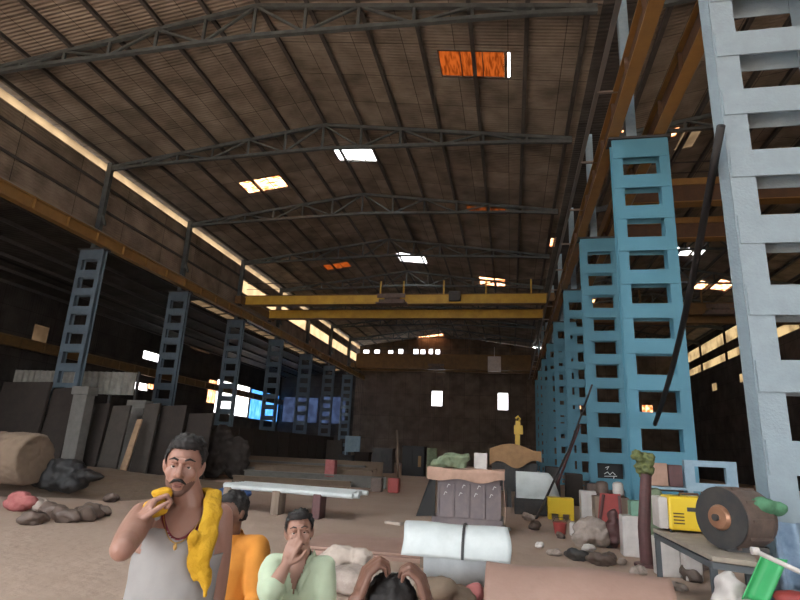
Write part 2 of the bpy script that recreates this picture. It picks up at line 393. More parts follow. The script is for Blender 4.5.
for a, b in zip(bays, bays[1:]):
    if a < 20: continue
    holes += [(a+.3, b-.3, 13.6, 14.8), (a+.3, b-.3, 11.9, 12.7)]
    if a in (53, 60.6): holes.append((a+3.5, b-2.6, 9.3, 10.1))
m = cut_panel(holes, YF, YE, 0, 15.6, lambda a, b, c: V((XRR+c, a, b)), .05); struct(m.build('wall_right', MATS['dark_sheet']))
for h in holes:
    m = M(); m.span((XRR+.07, h[0]-.1, h[2]-.1), (XRR+.09, h[1]+.1, h[3]+.1)); window(m, None, 'sheet_side')
# far end walls
def far_hole(u0, v0, u1, v1):
    a = P(u0, v0, y=YE); b = P(u1, v1, y=YE); return (a.x, b.x, b.z, a.z)
fh = [far_hole(432, 391, 442, 406), far_hole(498, 393, 508, 410)]
for u in (366, 377, 391, 401, 416, 423, 431, 438): fh.append(far_hole(u-2.3, 349+random.random()*1.5, u+1.5+random.random(), (354 if u > 370 else 360)+random.random()))
fh.append(far_hole(600, 346, 615, 353))
op = [h for h in fh[:2]]
m = cut_panel(fh[:-1], XL-.5, 4.4, 0, 15.2, lambda a, b, c: V((a, YE+c, b)), .05)
q = [(XL-.5, YE, 15.2), (4.4, YE, 15.2), (3, YE, 15.5), (RIDGE, YE, ZR), (XL-.5, YE, 15.5)]
m.add(q+[(a, b+.05, c) for a, b, c in q], [(0,1,2,3,4), (9,8,7,6,5)])
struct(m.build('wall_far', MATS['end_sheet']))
for h in fh[:-1]:
    m = M(); m.span((h[0]-.1, YE+.07, h[2]-.1), (h[1]+.1, YE+.09, h[3]+.1)); window(m, None, 'sheet_clear')
hb = [(-31.4, -26.3, 4.7, 8.1), (-26.0, -22.3, 4.7, 8.3)]
m = cut_panel(hb, XA, XL-.5, 0, 11.9, lambda a, b, c: V((a, YE+c, b)), .05); struct(m.build('wall_far_left', MATS['dark_sheet']))
for h in hb:
    m = M(); m.span((h[0]-.1, YE+.07, h[2]-.1), (h[1]+.1, YE+.09, h[3]+.1)); window(m, None, 'sheet_blue')
hr = [far_hole(642, 405, 653, 414), far_hole(575, 398, 581, 409)]
for h in hr:
    m = M(); m.span((h[0]-.1, YE+.07, h[2]-.1), (h[1]+.1, YE+.09, h[3]+.1)); window(m, None, 'sheet_warm')
m = cut_panel(hr, 4.4, XRR, 0, 15.6, lambda a, b, c: V((a, YE+c, b)), .05); q = [(4.4, YE, 15.6), (XRR, YE, 15.6), (RR, YE, 17.1)]; m.add(q+[(a, b+.05, c) for a, b, c in q], [(0,1,2), (5,4,3)])
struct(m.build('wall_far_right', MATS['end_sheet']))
m = M(); m.span((XA, YF-.05, 0), (XL-.5, YF, 10.9)); struct(m.build('wall_front_left', MATS['dark_sheet']))  # unseen front end of the aisle, closed to block light
m = cut_panel([(-19.5, -3.5, -1, 9.5)], XL-.5, 4.4, 0, 15.2, lambda a, b, c: V((a, YF-c, b)), .05)  # unseen front wall; doorway set to the left to dim the right-hand columns
q = [(XL-.5, YF, 15.2), (4.4, YF, 15.2), (3, YF, 15.5), (RIDGE, YF, ZR), (XL-.5, YF, 15.5)]
m.add(q+[(a, b-.05, c) for a, b, c in q], [(4,3,2,1,0), (5,6,7,8,9)])
struct(m.build('wall_front', MATS['end_sheet']))
m = cut_panel([(7, 19, -1, 7)], 4.4, XRR, 0, 15.6, lambda a, b, c: V((a, YF-c, b)), .05)
q = [(4.4, YF, 15.6), (XRR, YF, 15.6), (RR, YF, 17.1)]; m.add(q+[(a, b-.05, c) for a, b, c in q], [(2,1,0), (3,4,5)])
struct(m.build('wall_front_right', MATS['end_sheet']))
# ------------------------------------------------------------------ lattice columns
def column(x0, y, w, z0, z1, mate, name, label, group, ztop=10.45, post_x=None, hole=(.27, .95), pitch=.93, ph=9.88, hh=.54, depth=.36, postm=None, base=None):
    t = thing(name, label, 'column', (x0+w/2, y, 0), group)
    for s in (0, 1):
        xa = x0 if s == 0 else x0+w-hole[0]
        m = M(); m.span((xa, y-depth/2, z0), (xa+hole[0], y-depth/2+.02, ztop)); m.span((xa, y+depth/2-.02, z0), (xa+hole[0], y+depth/2, ztop)); m.span((xa+hole[0]/2-.012, y-depth/2+.02, z0), (xa+hole[0]/2+.012, y+depth/2-.02, ztop))
        m.build('leg', mate, t)
    m = M(); z = ph
    zs = []
    while z > z0+.3: zs.append(z); z -= pitch
    top = ztop
    for z in zs:
        if z > ztop-.1: continue
        for yy in (y-depth/2-.02, y+depth/2+.001): m.span((x0+.02, yy, z), (x0+w-.02, yy+.018, top))
        top = z-hh
    for yy in (y-depth/2-.02, y+depth/2+.001): m.span((x0+.02, yy, z0), (x0+w-.02, yy+.018, max(top, z0+.1)))
    m.build('batten_plates', mate, t)
    m = M(); m.span((x0-.08, y-depth/2-.1, ztop), (x0+w+.08, y+depth/2+.1, ztop+.06)); m.build('cap_plate', 'dark_steel', t)
    m = M(); m.span((x0-.12, y-depth/2-.15, z0-.02 if z0 > 0 else -.05), (x0+w+.12, y+depth/2+.15, z0+.05)); m.build('base_plate', mate, t)
    return t
wc = column(2.85, 7.4, 1.5, 0, 11, 'white_paint', 'lattice_column', 'pale grey-blue lattice column, the near one cut by the right edge', 'lattice columns between the two bays', hole=(.30, .95), ph=6.22+.93*4, hh=.55)
names = ['second', 'third', 'fourth', 'fifth', 'sixth', 'seventh', 'eighth', 'farthest']
m = M(); m.bar((3.45, 7.4, 10.5), (3.45, 7.4, 15.4), .3, .24); m.build('roof_post', 'light_blue_paint', wc)
first = None
for i, y in enumerate(bays[2:10]):
    lb = ('tall bright blue lattice column beside the maroon post, nearest of the blue ones' if i == 0 else
          'bright blue lattice column partly behind the tallest one, second of the blue row' if i == 1 else
          'bright blue lattice column, %s of the blue row receding on the right' % names[i-1])
    if i == 0:
        first = column(2.88, y, 1.5, 0, 11, 'cyan_paint', 'lattice_column', lb, 'lattice columns between the two bays')
        m = M(); m.bar((3.45, y, 10.5), (3.45, y, 15.4), .28, .22); m.build('roof_post', 'light_blue_paint', first)
    else:
        c = copy_tree(first); c.location.y = y; c['label'] = lb
lf = None
for i, y in enumerate(bays[2:10]):
    lb = 'slate lattice column of the left row, %s' % (['beyond the left edge, nearest one', 'on a pier above leaning slabs, leftmost in view', 'second in view from the left edge', 'third in view, left of the bright blue opening', 'fourth in view from the left', 'fifth in view from the left', 'sixth in view from the left', 'last one before the far wall'][i])
    if lf is None:
        lf = column(-21.2, y, 1.35, 0, 11, 'slate_paint', 'lattice_column', lb, 'lattice columns of the left row', hole=(.22, .9), ztop=10.62, ph=10.1, hh=.55, depth=.3)
        m = M(); m.bar((-20.55, y, 10.7), (-20.55, y, 15.5), .28, .22); m.build('roof_post', 'truss_paint', lf)
        m = M(); m.bar((-20.5, y, 12.7), (-20.2, y, 12.0), .12, .1); m.build('knee_brace', 'truss_paint', lf)
    else:
        c = copy_tree(lf); c.location.y = y; c['label'] = lb
# ------------------------------------------------------------------ trusses and purlins
def truss(xa, xb, xr, zr, ze, y, label, group):
    t = thing('roof_truss', label, 'roof truss', (xr, y, 0), group); rf = lambda x: zr-(zr-ze)*abs(x-xr)/max(xr-xa, xb-xr)
    top = lambda x: rf(x)-.26
    bot = lambda x: min(top(x)-.16, ze-.30+.12*max(0, 1-abs(x-xr)/11)*3)
    m = M()
    m.bar((xa, y, top(xa)), (xr, y, top(xr)), .16, .15); m.bar((xr, y, top(xr)), (xb, y, top(xb)), .16, .15); m.build('top_chord', 'truss_paint', t)
    n = 12; xs = [xa+(xb-xa)*i/n for i in range(n+1)]
    m = M()
    for a, b in zip(xs, xs[1:]): m.bar((a, y, bot(a)), (b, y, bot(b)), .16, .14)
    m.build('bottom_chord', 'truss_paint', t)
    m = M()
    for i in range(n):
        if i: m.bar((xs[i], y, bot(xs[i])), (xs[i], y, top(xs[i])), .10, .09)
        a, b = (xs[i], xs[i+1]) if i % 2 else (xs[i+1], xs[i])
        m.bar((a, y, bot(a)), (b, y, top(b)), .09, .08)
    m.build('web_members', 'truss_paint', t)
    return t
tn = None
for i, y in enumerate(bays[1:10]):
    lb = 'grey riveted roof truss spanning the main bay, %s' % ['nearest, above the frame top', 'the large one across the top left', 'just before the left warm skylight', 'behind the left warm skylight', 'just this side of the yellow crane', 'first beyond the yellow crane', 'second beyond the yellow crane', 'third beyond the yellow crane', 'last before the far wall'][i]
    if tn is None: tn = truss(XL, XR, RIDGE, ZR, ZE, y, lb, 'trusses of the main roof')
    else:
        c = copy_tree(tn); c.location.y = y; c['label'] = lb
tr = None
for i, y in enumerate(bays[2:10]):
    lb = 'dim roof truss of the bay on the right, %s' % ['nearest one', 'second from the camera', 'third from the camera', 'fourth from the camera', 'fifth from the camera', 'sixth from the camera', 'seventh from the camera', 'last one'][i]
    if tr is None: tr = truss(4.6, XRR, RR, 17.1, 15.5, y, lb, 'trusses of the right roof')
    else:
        c = copy_tree(tr); c.location.y = y; c['label'] = lb
def purlins(xa, xb, n, rf, y0, y1, label, group):
    for i in range(n+1):
        x = xa+(xb-xa)*i/n
        m = M(); m.span((x-.05, y0, rf(x)-.18), (x+.05, y1, rf(x)-.02)); m.span((x-.05, y0, rf(x)-.2), (x+.10, y1, rf(x)-.18))
        tag(m.build('roof_purlin', MATS['purlin_paint'], origin=(x, y0, rf(x)-.18)), label, 'purlin', group)
purlins(XL+.35, XR-.25, 12, roof, 3, YE, 'long dark steel purlin under the brown main roof sheets', 'purlins under the main roof')
purlins(5, XRR-.4, 11, roofr, 8, YE, 'long dark steel purlin under the roof of the right bay', 'purlins under the right roof')
# sheeting rails of the clerestory
for z in (12.9, 14.15):
    m = M(); m.span((xw+.01, 8, z), (xw+.1, YE, z+.12)); tag(m.build('sheeting_rail', MATS['purlin_paint'], origin=(xw, 8, z)), 'long sheeting rail on the left upper wall, %s one' % ('lower' if z < 13 else 'upper'), 'rail', 'rails of the left upper wall')
# ------------------------------------------------------------------ runway girders
def girder(name, label, x, z0, z1, y0, y1, w, face, webm, inner, rail=True):
    t = thing(name, label, 'crane runway', (x, y0, z0))
    m = M(); m.span((x-w/2, y0, z0), (x+w/2, y1, z0+.05)); m.build('bottom_flange', face, t)
    m = M(); m.span((x-.02, y0, z0+.05), (x+.02, y1, z1-.05))
    y = y0+1
    while y < y1: m.span((x-w/2+.03, y, z0+.05), (x+w/2-.03, y+.03, z1-.05)); y += 1.9
    m.build('web', webm, t)
    m = M(); m.span((x-w/2, y0, z1-.05), (x+w/2, y1, z1)); m.build('top_flange', face, t)
    if rail:
        m = M(); m.span((x-.05, y0, z1), (x+.05, y1, z1+.12)); m.build('rail', 'rail_steel', t)
        xs = x+inner; m = M(); m.span((xs-.06, y0, z1+.0), (xs+.06, y1, z1+.05)); y = y0+.5
        while y < y1: m.bar((x, y, z1-.02), (xs, y, z1-.02), .08, .06); y += 3.8
        m.build('conductor_bracket', 'rail_steel', t)
    return t
girder('crane_runway_girder', 'ochre crane runway girder along the left column row', -19.85, 10.72, 11.3, -2, YE, .34, 'girder_paint', 'girder_paint', -.25)
girder('crane_runway_girder', 'ochre and brown runway girder above the blue columns, left one of two', 2.93, 10.53, 11.3, -2, YE, .30, 'girder_paint', 'girder_brown', -.55)
girder('crane_runway_girder', 'ochre runway girder above the blue columns, right one of two', 4.15, 10.53, 11.3, -2, YE, .30, 'girder_paint', 'girder_brown', .5)
girder('crane_runway_girder', 'dull brown runway girder low on the far left wall', -31.3, 6.9, 7.6, 8, YE-.5, .3, 'crane_brown', 'crane_brown', .3, False)
m = M()
for a in bays[2:10]: m.bar((-31.85, a, 6.85), (-31.3, a, 6.85), .3, .1)
# ------------------------------------------------------------------ overhead cranes
def crane(label, x0, x1, y, z0, z1, gap, face, belly, posts, trolley_x, box=None, ft=.05):
    t = thing('overhead_crane', label, 'crane', (x0, y, z0))
    for k, yy in enumerate((y, y+gap)):
        gm = M(); gm.span((x0+.5, yy, z0), (x1-.5, yy+.45, z1)); g_ = gm.build('bridge_girder', face, t)
        fm = M(); fm.span((x0+.5, yy-.06, z1), (x1-.5, yy+.51, z1+ft)); fm.span((x0+.5, yy-.05, z0-.04), (x1-.5, yy+.5, z0)); fm.build('flange', belly, g_)
    for xx in (x0+.3, x1-.3):
        em = M(); em.span((xx-.25, y-.7, z0-.05), (xx+.25, y+gap+1.1, z0+.5)); e = em.build('end_carriage', belly, t)
        for yy in (y-.3, y+gap+.7):
            w = M(); w.lathe([(.05, -.08), (.24, -.08), (.24, .08), (.05, .08)], (xx, yy, z0+.06), 'x', 16); w.build('wheel', 'dark_steel', e)
    rm = M(); rm.bar((x0+.6, y-.1, z1+.95), (x1-.6, y-.1, z1+.95), .04); rm.bar((x0+.6, y-.1, z1+.5), (x1-.6, y-.1, z1+.5), .03); rl_ = rm.build('handrail', 'dark_steel', t)
    for px in posts:
        pm = M(); pm.bar((px, y-.1, z1), (px, y-.1, z1+1.0), .1); pm.build('post', face, rl_)
    tm = M(); tm.span((trolley_x-1.1, y-.2, z0-.2), (trolley_x+1.1, y-.9, z0-.1)); tm.span((trolley_x-.9, y-.8, z0-.1), (trolley_x+.9, y-.3, z0+.12)); tm.lathe([(.05, -.5), (.22, -.5), (.22, .5), (.05, .5)], (trolley_x, y-.55, z0+.25), 'x', 16)
    tm.span((trolley_x-1.0, y-.9, z0+.2), (trolley_x+1.0, y-.86, z0+.5)); tm.build('hoist_trolley', 'motor_brown', t)
    if box:
        bm_ = M(); bm_.span((box-.4, y-.5, z1-.55), (box+.4, y-.15, z1+.1)); bm_.build('control_panel', 'dark_steel', t)
    return t
xs = [P(u, 290, y=36.8).x for u in (381, 404, 444, 486, 531)]
crane('bright yellow overhead travelling crane spanning the main bay', XL+.6, 2.95, 36.8, 11.6, 12.25, 4.3, 'crane_yellow', 'crane_brown', xs, P(391, 305, y=36).x, P(454, 297, y=36).x)
c2 = crane('dull yellow overhead crane near the far end of the main bay', XL+.6, 2.95, 68, 11.6, 13.4, 2.4, 'crane_brown', 'crane_brown', [-15, -10, -5, 0], -9)
m = M(); a = P(488, 357, y=67.6); b = P(501, 372, y=67.6); m.span((a.x, 67.1, b.z), (b.x, 67.7, a.z)); m.bar(((a.x+b.x)/2, 67.4, a.z), ((a.x+b.x)/2, 67.4, a.z+1.2), .08); m.build('operator_cabin', 'plastic_white', c2)
crane('brown and yellow overhead crane in the bay right of the blue columns', 4.1, XRR-.3, 21.6, 11.6, 12.3, 3.9, 'girder_brown', 'girder_paint', [9, 13, 17], 14, None, .28)
crane('farther dark brown overhead crane deep in the right bay', 4.1, XRR-.3, 40, 11.6, 12.35, 2.6, 'crane_brown', 'crane_brown', [9, 13, 17], 14)
# ------------------------------------------------------------------ goods and clutter on the floor
def R4(u0, v0, u1, v1, Y):
    a = P(u0, (v0+v1)/2, y=Y); b = P(u1, (v0+v1)/2, y=Y); return a.x, b.x, P((u0+u1)/2, v1, y=Y).z, P((u0+u1)/2, v0, y=Y).z
def lumpy(m, mate, amp, voxel=.02, freq=6, smooth=4, name='x'):
    return remesh(m, voxel, smooth, amp, freq)
def solid(name, m, mate, label, cat, group=None, amp=.03, voxel=.025, freq=5, smooth=4):
    o = link(name, remesh(m, voxel, smooth, amp, freq), mate); 
    vs = [v.co for v in o.data.vertices]; c = V((sum(v.x for v in vs)/len(vs), sum(v.y for v in vs)/len(vs), min(v.z for v in vs)))
    o.data.transform(Matrix.Translation(-c)); o.location = c
    return tag(o, label, cat, group)
# rolled galvanised sheet
t = thing('sheet_roll', 'large silver roll of sheet metal with a dark strap, in front of the boxed stack', 'metal roll', (-.6, 7.85, 0))
m = M(); x0, x1 = -1.10, -.03
for k, (r_, xa) in enumerate(((.345, x0), (.30, x0+.02), (.25, x0+.04))): m.lathe([(r_-.02, xa), (r_, xa+.005), (r_, x1-.005*k), (r_-.02, x1)], (0, 7.85, .35), 'x', 48)
m.build('coil', 'galvanised', t, True)
m = M(); m.sheet(lambda u, v: (-1.38+1.36*u+.02*math.sin(v*7), 7.85-.40*math.cos(.02+2.1*v), .36+.38*math.sin(.02+2.1*v)*(.98+.02*math.sin(u*9))), 20, 22, .006)
m.build('outer_sheet', 'sheet_white', t, True)
m = M(); m.sheet(lambda u, v: (-.62+.035*u, 7.85-.412*math.cos(.02+2.1*v), .36+.392*math.sin(.02+2.1*v)), 2, 22, .004); m.build('strap', 'dark_steel', t)
# near curved rusty plate
m = M(); m.sheet(lambda u, v: (-.27+1.75*u+.2*v*u, 5.75+1.62*v, .012+.51*max(0, math.sin(PI*v))**.7*(1-.03*math.sin(u*8))), 30, 24, .02)
tag(m.build('rust_plate', MATS['rust_plate'], smooth=True, origin=(.8, 7.2, 0)), 'big curved pinkish-brown steel plate lying across the bottom right', 'steel plate')
m = M(); m.span((-3.5, 9.0, .0), (-1.35, 10.8, .06)); m.span((-3.3, 9.1, .06), (-1.3, 10.6, .1)); tag(m.build('rust_plate', MATS['rust_plate'], bevel=.01, origin=(-2.4, 10, 0)), 'flat brown steel plate behind the seated man in green', 'steel plate')
m = M(); m.span((-1.32, 8.7, 0), (-1.25, 8.9, .62)); m.span((-1.2, 8.72, 0), (-1.12, 8.9, .6)); tag(m.build('timber_offcut', MATS['wood'], origin=(-1.25, 8.8, 0)), 'two brown timber offcuts upright left of the silver roll', 'timber')
# sacks and cloth
m = M(); a = P(340, 570, y=7.6); m.ell((a.x, 7.65, .27), (.24, .2, .12)); m.ell((a.x+.28, 7.6, .26), (.16, .16, .13)); m.ell((a.x-.1, 7.7, .18), (.28, .25, .12)); solid('cloth_bundle', m, 'cream_cloth', 'crumpled beige cloth bundle on the pale sacks behind the green shirt', 'cloth', amp=.05, freq=6)
m = M(); m.ell((-1.85, 7.0, .13), (.42, .36, .15)); m.ell((-1.35, 6.95, .12), (.36, .32, .13)); solid('cement_sack', m, 'sack', 'flat pale grey sacks under the beige cloth bundle', 'sack', amp=.03)
m = M(); m.ell((-.82, 6.75, .16), (.26, .26, .13)); m.ell((-.62, 6.85, .10), (.24, .2, .11)); solid('jute_sack', m, 'tan_dirt', 'rumpled tan sack in front of the silver roll', 'sack', amp=.03)
m = M(); m.ell((-.42, 6.95, .12), (.12, .12, .12)); solid('pink_cloth', m, 'pink_cloth', 'small pink rag between the tan sack and the curved plate', 'cloth', amp=.02)
m = M(); m.ell((-2.7, 9.4, .2), (.1, .08, .18)); m.ell((-2.62, 9.4, .36), (.07, .07, .08))
# boxed stack
bx = R4(432, 512, 506, 531, 12.6); t = thing('metal_crate', 'mauve-grey steel crate under a sheet of cardboard, left of centre', 'crate', (-.9, 12.9, 0))
m = M(); m.span((-1.75, 12.6, 0), (-.13, 13.7, .10)); m.span((-1.7, 12.65, .1), (-.18, 13.6, .30)); m.build('pallet', 'grey_plate', t, bevel=.01)
b = R4(437, 484, 500, 514, 12.6)
zt = P(465, 471, y=12.9).z
m = M(); m.span((b[0], 12.62, .30), (b[1], 13.5, zt-.03))
for i in range(5):
    x = b[0]+(b[1]-b[0])*(i+.02)/4.1; m.span((x, 12.585, .32), (x+.05, 12.62, b[3]))
m.build('crate_body', 'grey_plate', t, bevel=.008)
m = M()
for i in range(4):
    for j in range(2):
        x = b[0]+.15+(b[1]-b[0]-.3)*(i+.2*j)/3.2; z = .75+.16*j; m.bar((x, 12.575, z), (x+.03, 12.575, z+.07), .012); m.bar((x+.03, 12.575, z+.07), (x+.07, 12.575, z+.05), .012)
m.build('latch', 'paint_mark', t)
def lid(u, v):
    x = b[0]-.16+(b[1]-b[0]+.26)*u; y = 12.3+1.3*v; d = max(0, .25-v)*4
    return (x+(-.05 if u < .1 else 0), 12.42+max(0, v-.2)*1.3+.02*math.sin(u*13), zt+.05-((zt-b[3]+.02)*max(0, .2-v)/.2)*(.85+.15*math.sin(u*11))+.02*math.sin(u*9+v*5))
m = M(); m.sheet(lid, 24, 14, .012); tag(m.build('cardboard_sheet', MATS['cardboard'], smooth=False, origin=(-1, 13, zt)), 'pinkish-brown cardboard sheet draped over the grey crate', 'cardboard')
m = M(); m.add([(b[0]-.03, 12.5, zt-.03), (b[0]-.03, 12.5, .32), (b[0]-.42, 12.4, .30), (b[0]-.1, 12.45, zt-.03), (b[0]-.03, 12.54, zt-.03), (b[0]-.03, 12.54, .32), (b[0]-.42, 12.44, .30), (b[0]-.1, 12.49, zt-.03)], [(0,1,2,3), (7,6,5,4), (0,4,5,1), (1,5,6,2), (2,6,7,3), (3,7,4,0)])
m.build('side_flap', 'black', t)
m = M(); m.sheet(lambda u, v: (b[1]+.1+.02*math.sin(v*6), 12.45+.12*u, .25+(zt-.2)*v), 2, 8, .01); m.build('cardboard_strip', 'cardboard', t)
g = R4(435, 453, 470, 470, 13.1)
m = M(); m.box((g[0]+.4, 13.1, zt+.16), (.62, .5, .2), (0, .12, .1)); m.box((g[0]+.62, 13.05, zt+.26), (.35, .4, .14), (.1, -.2, 0)); m.ell((g[0]+.12, 13.0, zt+.12), (.2, .25, .1)); m.ell((g[0]+.4, 13.0, zt+.3), (.25, .2, .09)); solid('tarpaulin', m, 'green_cloth', 'folded pale green tarpaulin lying on the cardboard-covered crate', 'tarpaulin', amp=.05)
g = R4(474, 453, 487, 464, 13.2); m = M(); m.span((g[0], 13.2, zt+.02), (g[1], 13.5, g[3])); tag(m.build('carton', MATS['plastic_white'], bevel=.01, origin=(g[0], 13.2, zt+.02)), 'small off-white carton beside the green tarpaulin', 'box')
# machine under tan sheet
Y = 19.5; g = R4(492, 466, 538, 503, Y)
t = thing('covered_machine', 'dark machine with many rods under the tan sheet', 'machine', (g[0]+.7, Y, 0))
m = M(); m.span((g[0], Y, .5), (g[1], Y+1.2, g[3]+.1))
for i in range(9): m.bar((g[0]+.1+.17*i, Y-.05, 0), (g[0]+.08+.17*i, Y-.05, g[3]+.05), .06)
m.build('machine_frame', 'dark_steel', t)
m = M()
for i in range(4):
    for j in (.1, 1.1): m.bar((g[0]+.1+i*(g[1]-g[0]-.2)/3, Y+j, 0), (g[0]+.1+i*(g[1]-g[0]-.2)/3, Y+j, .5), .1)
m.build('leg', 'dark_steel', t)
h = R4(490, 441, 541, 466, Y)
def tansh(u, v):
    x = h[0]+(h[1]-h[0])*u; zt_ = h[2]+.18+(h[3]-h[2]-.28)*(.62+.38*math.sin(PI*min(1, u*1.15+.02)))
    return (x, Y-.25+1.7*max(0, v-.35)/.65, zt_ if v > .35 else zt_+(h[2]+.12*math.sin(u*9)+.1*u-zt_)*(.35-v)/.35)
m = M(); m.sheet(tansh, 26, 14, .015); tag(m.build('tarpaulin', MATS['tan_sheet'], origin=(0, Y, h[2])), 'tan orange sheet draped over the dark rod machine', 'tarpaulin')
a = P(517, 443, y=Y+.5); c = P(518, 421, y=Y+.5); m = M(); m.bar(a-V((0, 0, .3)), c, .16, .14); m.span((c.x-.14, Y+.4, c.z-.45), (c.x+.16, Y+.6, c.z-.15)); m.tube([c+V((0, 0, -.05)), c+V((.08, 0, .08)), c+V((0, 0, .16)), c+V((-.08, 0, .08))], .035)
tag(m.build('lifting_hook', MATS['crane_yellow'], origin=(c.x, Y+.5, a.z)), 'small yellow hook block rising above the tan sheet', 'hook')
# pale curved sheet
Y = 17.5; g = R4(516, 471, 561, 505, Y)
def pale(u, v):
    x = g[0]+(g[1]-g[0])*u; top = g[3]-.05-(.75*max(0, u-.72)/.28)**2*1.2
    return (x, Y+.5*math.sin(v*1.5), .45+(max(top, .5)-.45)*v)
m = M(); m.sheet(pale, 24, 12, .012); o = tag(m.build('metal_sheet', MATS['sheet_white'], smooth=True, origin=(g[0], Y, .4)), 'pale grey bent metal sheet leaning behind the leaning poles', 'metal sheet')
m = M(); m.span((g[0]-.05, Y-.1, 0), (g[1]-.3, Y+.8, .44)); tag(m.build('timber_block', MATS['dark_steel'], bevel=.02, origin=(g[0], Y, 0)), 'dark low block under the pale bent sheet', 'block')
# yellow stand
Y = 16.6; g = R4(548, 498, 574, 517, Y); t = thing('yellow_stand', 'small yellow four-legged stand on the floor near the poles', 'stand', (g[0], Y, 0))
m = M(); m.span((g[0], Y, g[3]-.42), (g[1], Y+.5, g[3])); m.build('stand_top', 'machine_yellow', t, bevel=.01)
for xx in (g[0]+.05, (g[0]+g[1])/2, g[1]-.05):
    for yy in (Y+.05, Y+.45): m = M(); m.bar((xx, yy, 0), (xx, yy, g[3]-.42), .09); m.build('leg', 'machine_yellow', t)
Y = 16.2; g = R4(581, 491, 597, 512, Y); m = M(); m.span((g[0], Y, 0), (g[1], Y+.4, g[3])); tag(m.build('carton', MATS['plastic_white'], bevel=.02, origin=(g[0], Y, 0)), 'white carton between yellow stand and red panel', 'box')
Y = 13.6; g = R4(596, 494, 623, 536, Y)
m = M(); m.add([(g[0], Y, 0), (g[1], Y, 0), (g[1], Y+.15, g[3]), (g[0]+.12, Y+.15, g[3]), (g[0], Y+.06, 0), (g[1], Y+.06, 0), (g[1], Y+.21, g[3]), (g[0]+.15, Y+.21, g[3])], [(0,1,2,3), (7,6,5,4), (0,4,5,1), (1,5,6,2), (2,6,7,3), (3,7,4,0)])
t = m.build('steel_plate', MATS['red_paint'], bevel=.006, origin=(g[0], Y, 0)); tag(t, 'dark red steel panel leaning against the second blue column', 'panel')
m = M(); m.bar((g[0]+.02, Y-.02, .05), (g[0]+.2, Y+.13, g[3]-.03), .05); m.bar((g[1]-.04, Y-.02, .03), (g[1]-.04, Y+.13, g[3]-.03), .05); m.build('edge_frame', 'maroon', t)
for (u, v, rr, mt, lb) in ((602, 488, .14, 'motor_brown', 'round brown casting on top of the red panel'), (618, 489, .12, 'plastic_white', 'pale round tin on a ledge behind the red panel')):
    c = P(u, v, y=14.2); m = M(); m.lathe([(rr*.5, -.16), (rr, -.12), (rr, .1), (rr*.8, .14), (rr*.3, .16)], c, 'z', 20); o = tag(m.build('round_casting' if mt == 'motor_brown' else 'paint_tin', MATS[mt], smooth=False, origin=(c.x, c.y, c.z-.16)), lb, 'casting' if mt == 'motor_brown' else 'tin')
g2 = P(610, 490, y=14.2); m = M(); m.span((g2.x-.38, 14.02, 0), (g2.x+.38, 14.5, P(610, 493, y=14.2).z-.08)); tag(m.build('wooden_crate', MATS['wood'], bevel=.01, origin=(g2.x, 14.2, 0)), 'wooden crate standing behind the red panel', 'crate')
# tall white block, post with olive cloth, mint tin
Y = 11.2; g = R4(623, 516, 641, 563, Y); m = M(); m.span((g[0], Y, 0), (g[1], Y+.35, g[3])); m.rough(.012, 3); tag(m.build('white_block', MATS['plastic_white'], bevel=.02, origin=(g[0], Y, 0)), 'tall white block standing left of the maroon post', 'block')
c = P(637, 510, y=Y+.15); g2 = R4(631, 501, 643, 516, Y); m = M(); m.span((g2[0], Y+.02, g[3]+.0), (g2[1], Y+.3, g2[3])); tag(m.build('tin_can', MATS['mint'], bevel=.015, origin=(g2[0], Y, g[3])), 'mint green tin on top of the tall white block', 'tin')
Y = 10.4; a = P(647, 566, y=Y); c = P(646, 474, y=Y); m = M(); m.tube([(a.x, Y, 0), (a.x-.005, Y, .6), (c.x, Y, c.z)], [.105, .1, .09], 14)
t = m.build('standing_post', MATS['maroon'], smooth=False, origin=(a.x, Y, 0)); tag(t, 'maroon round post standing in front of the tall blue column', 'post')
m = M(); m.lathe([(.2, 0), (.2, .04), (.12, .05)], (a.x, Y, .0), 'z', 20); m.build('foot_plate', 'maroon', t)
m = M(); m.ell((c.x-.01, Y, c.z+.1), (.15, .14, .16)); m.ell((c.x-.12, Y-.02, c.z+.28), (.12, .12, .1)); m.ell((c.x+.04, Y, c.z+.25), (.13, .12, .1)); solid('cloth_bundle', m, 'olive_cloth', 'olive green rag bundle wrapped on top of the maroon post', 'cloth', amp=.06, freq=9, voxel=.018, smooth=2)
# parcels behind post
Y = 12.6; g = R4(651, 463, 668, 486, Y); sh_ = g[2]
m = M(); m.span((g[0], Y, g[2]), (g[1], Y+.35, g[3])); tag(m.build('carton', MATS['cardboard'], bevel=.015, origin=(g[0], Y, g[2])), 'tan cardboard carton beside the olive rag on the shelf', 'box')
h = R4(669, 465, 683, 486, Y); m = M(); m.span((h[0], Y, g[2]), (h[1], Y+.35, h[3])); tag(m.build('carton', MATS['maroon'], bevel=.015, origin=(h[0], Y, g[2])), 'maroon box right of the tan carton', 'box')
t = thing('storage_rack', 'low pale blue rack holding two cartons behind the yellow machine', 'rack', (g[0], Y, 0))
k = R4(684, 461, 737, 492, Y)
m = M(); m.span((g[0]-.1, Y-.05, g[2]-.06), (h[1]+.02, Y+.5, g[2]-.01)); m.build('shelf', 'light_blue_paint', t)
m = M(); w = .1
m.span((h[1]+.03, Y-.04, k[3]-.12), (k[1], Y+.1, k[3])); m.span((h[1]+.03, Y-.04, k[2]), (k[1], Y+.1, k[2]+.16)); m.span((h[1]+.03, Y-.03, k[2]+.16), (h[1]+.22, Y+.09, k[3]-.12)); m.span((k[1]-.2, Y-.03, k[2]+.16), (k[1], Y+.09, k[3]-.12)); m.build('side_frame', 'light_blue_paint', t)
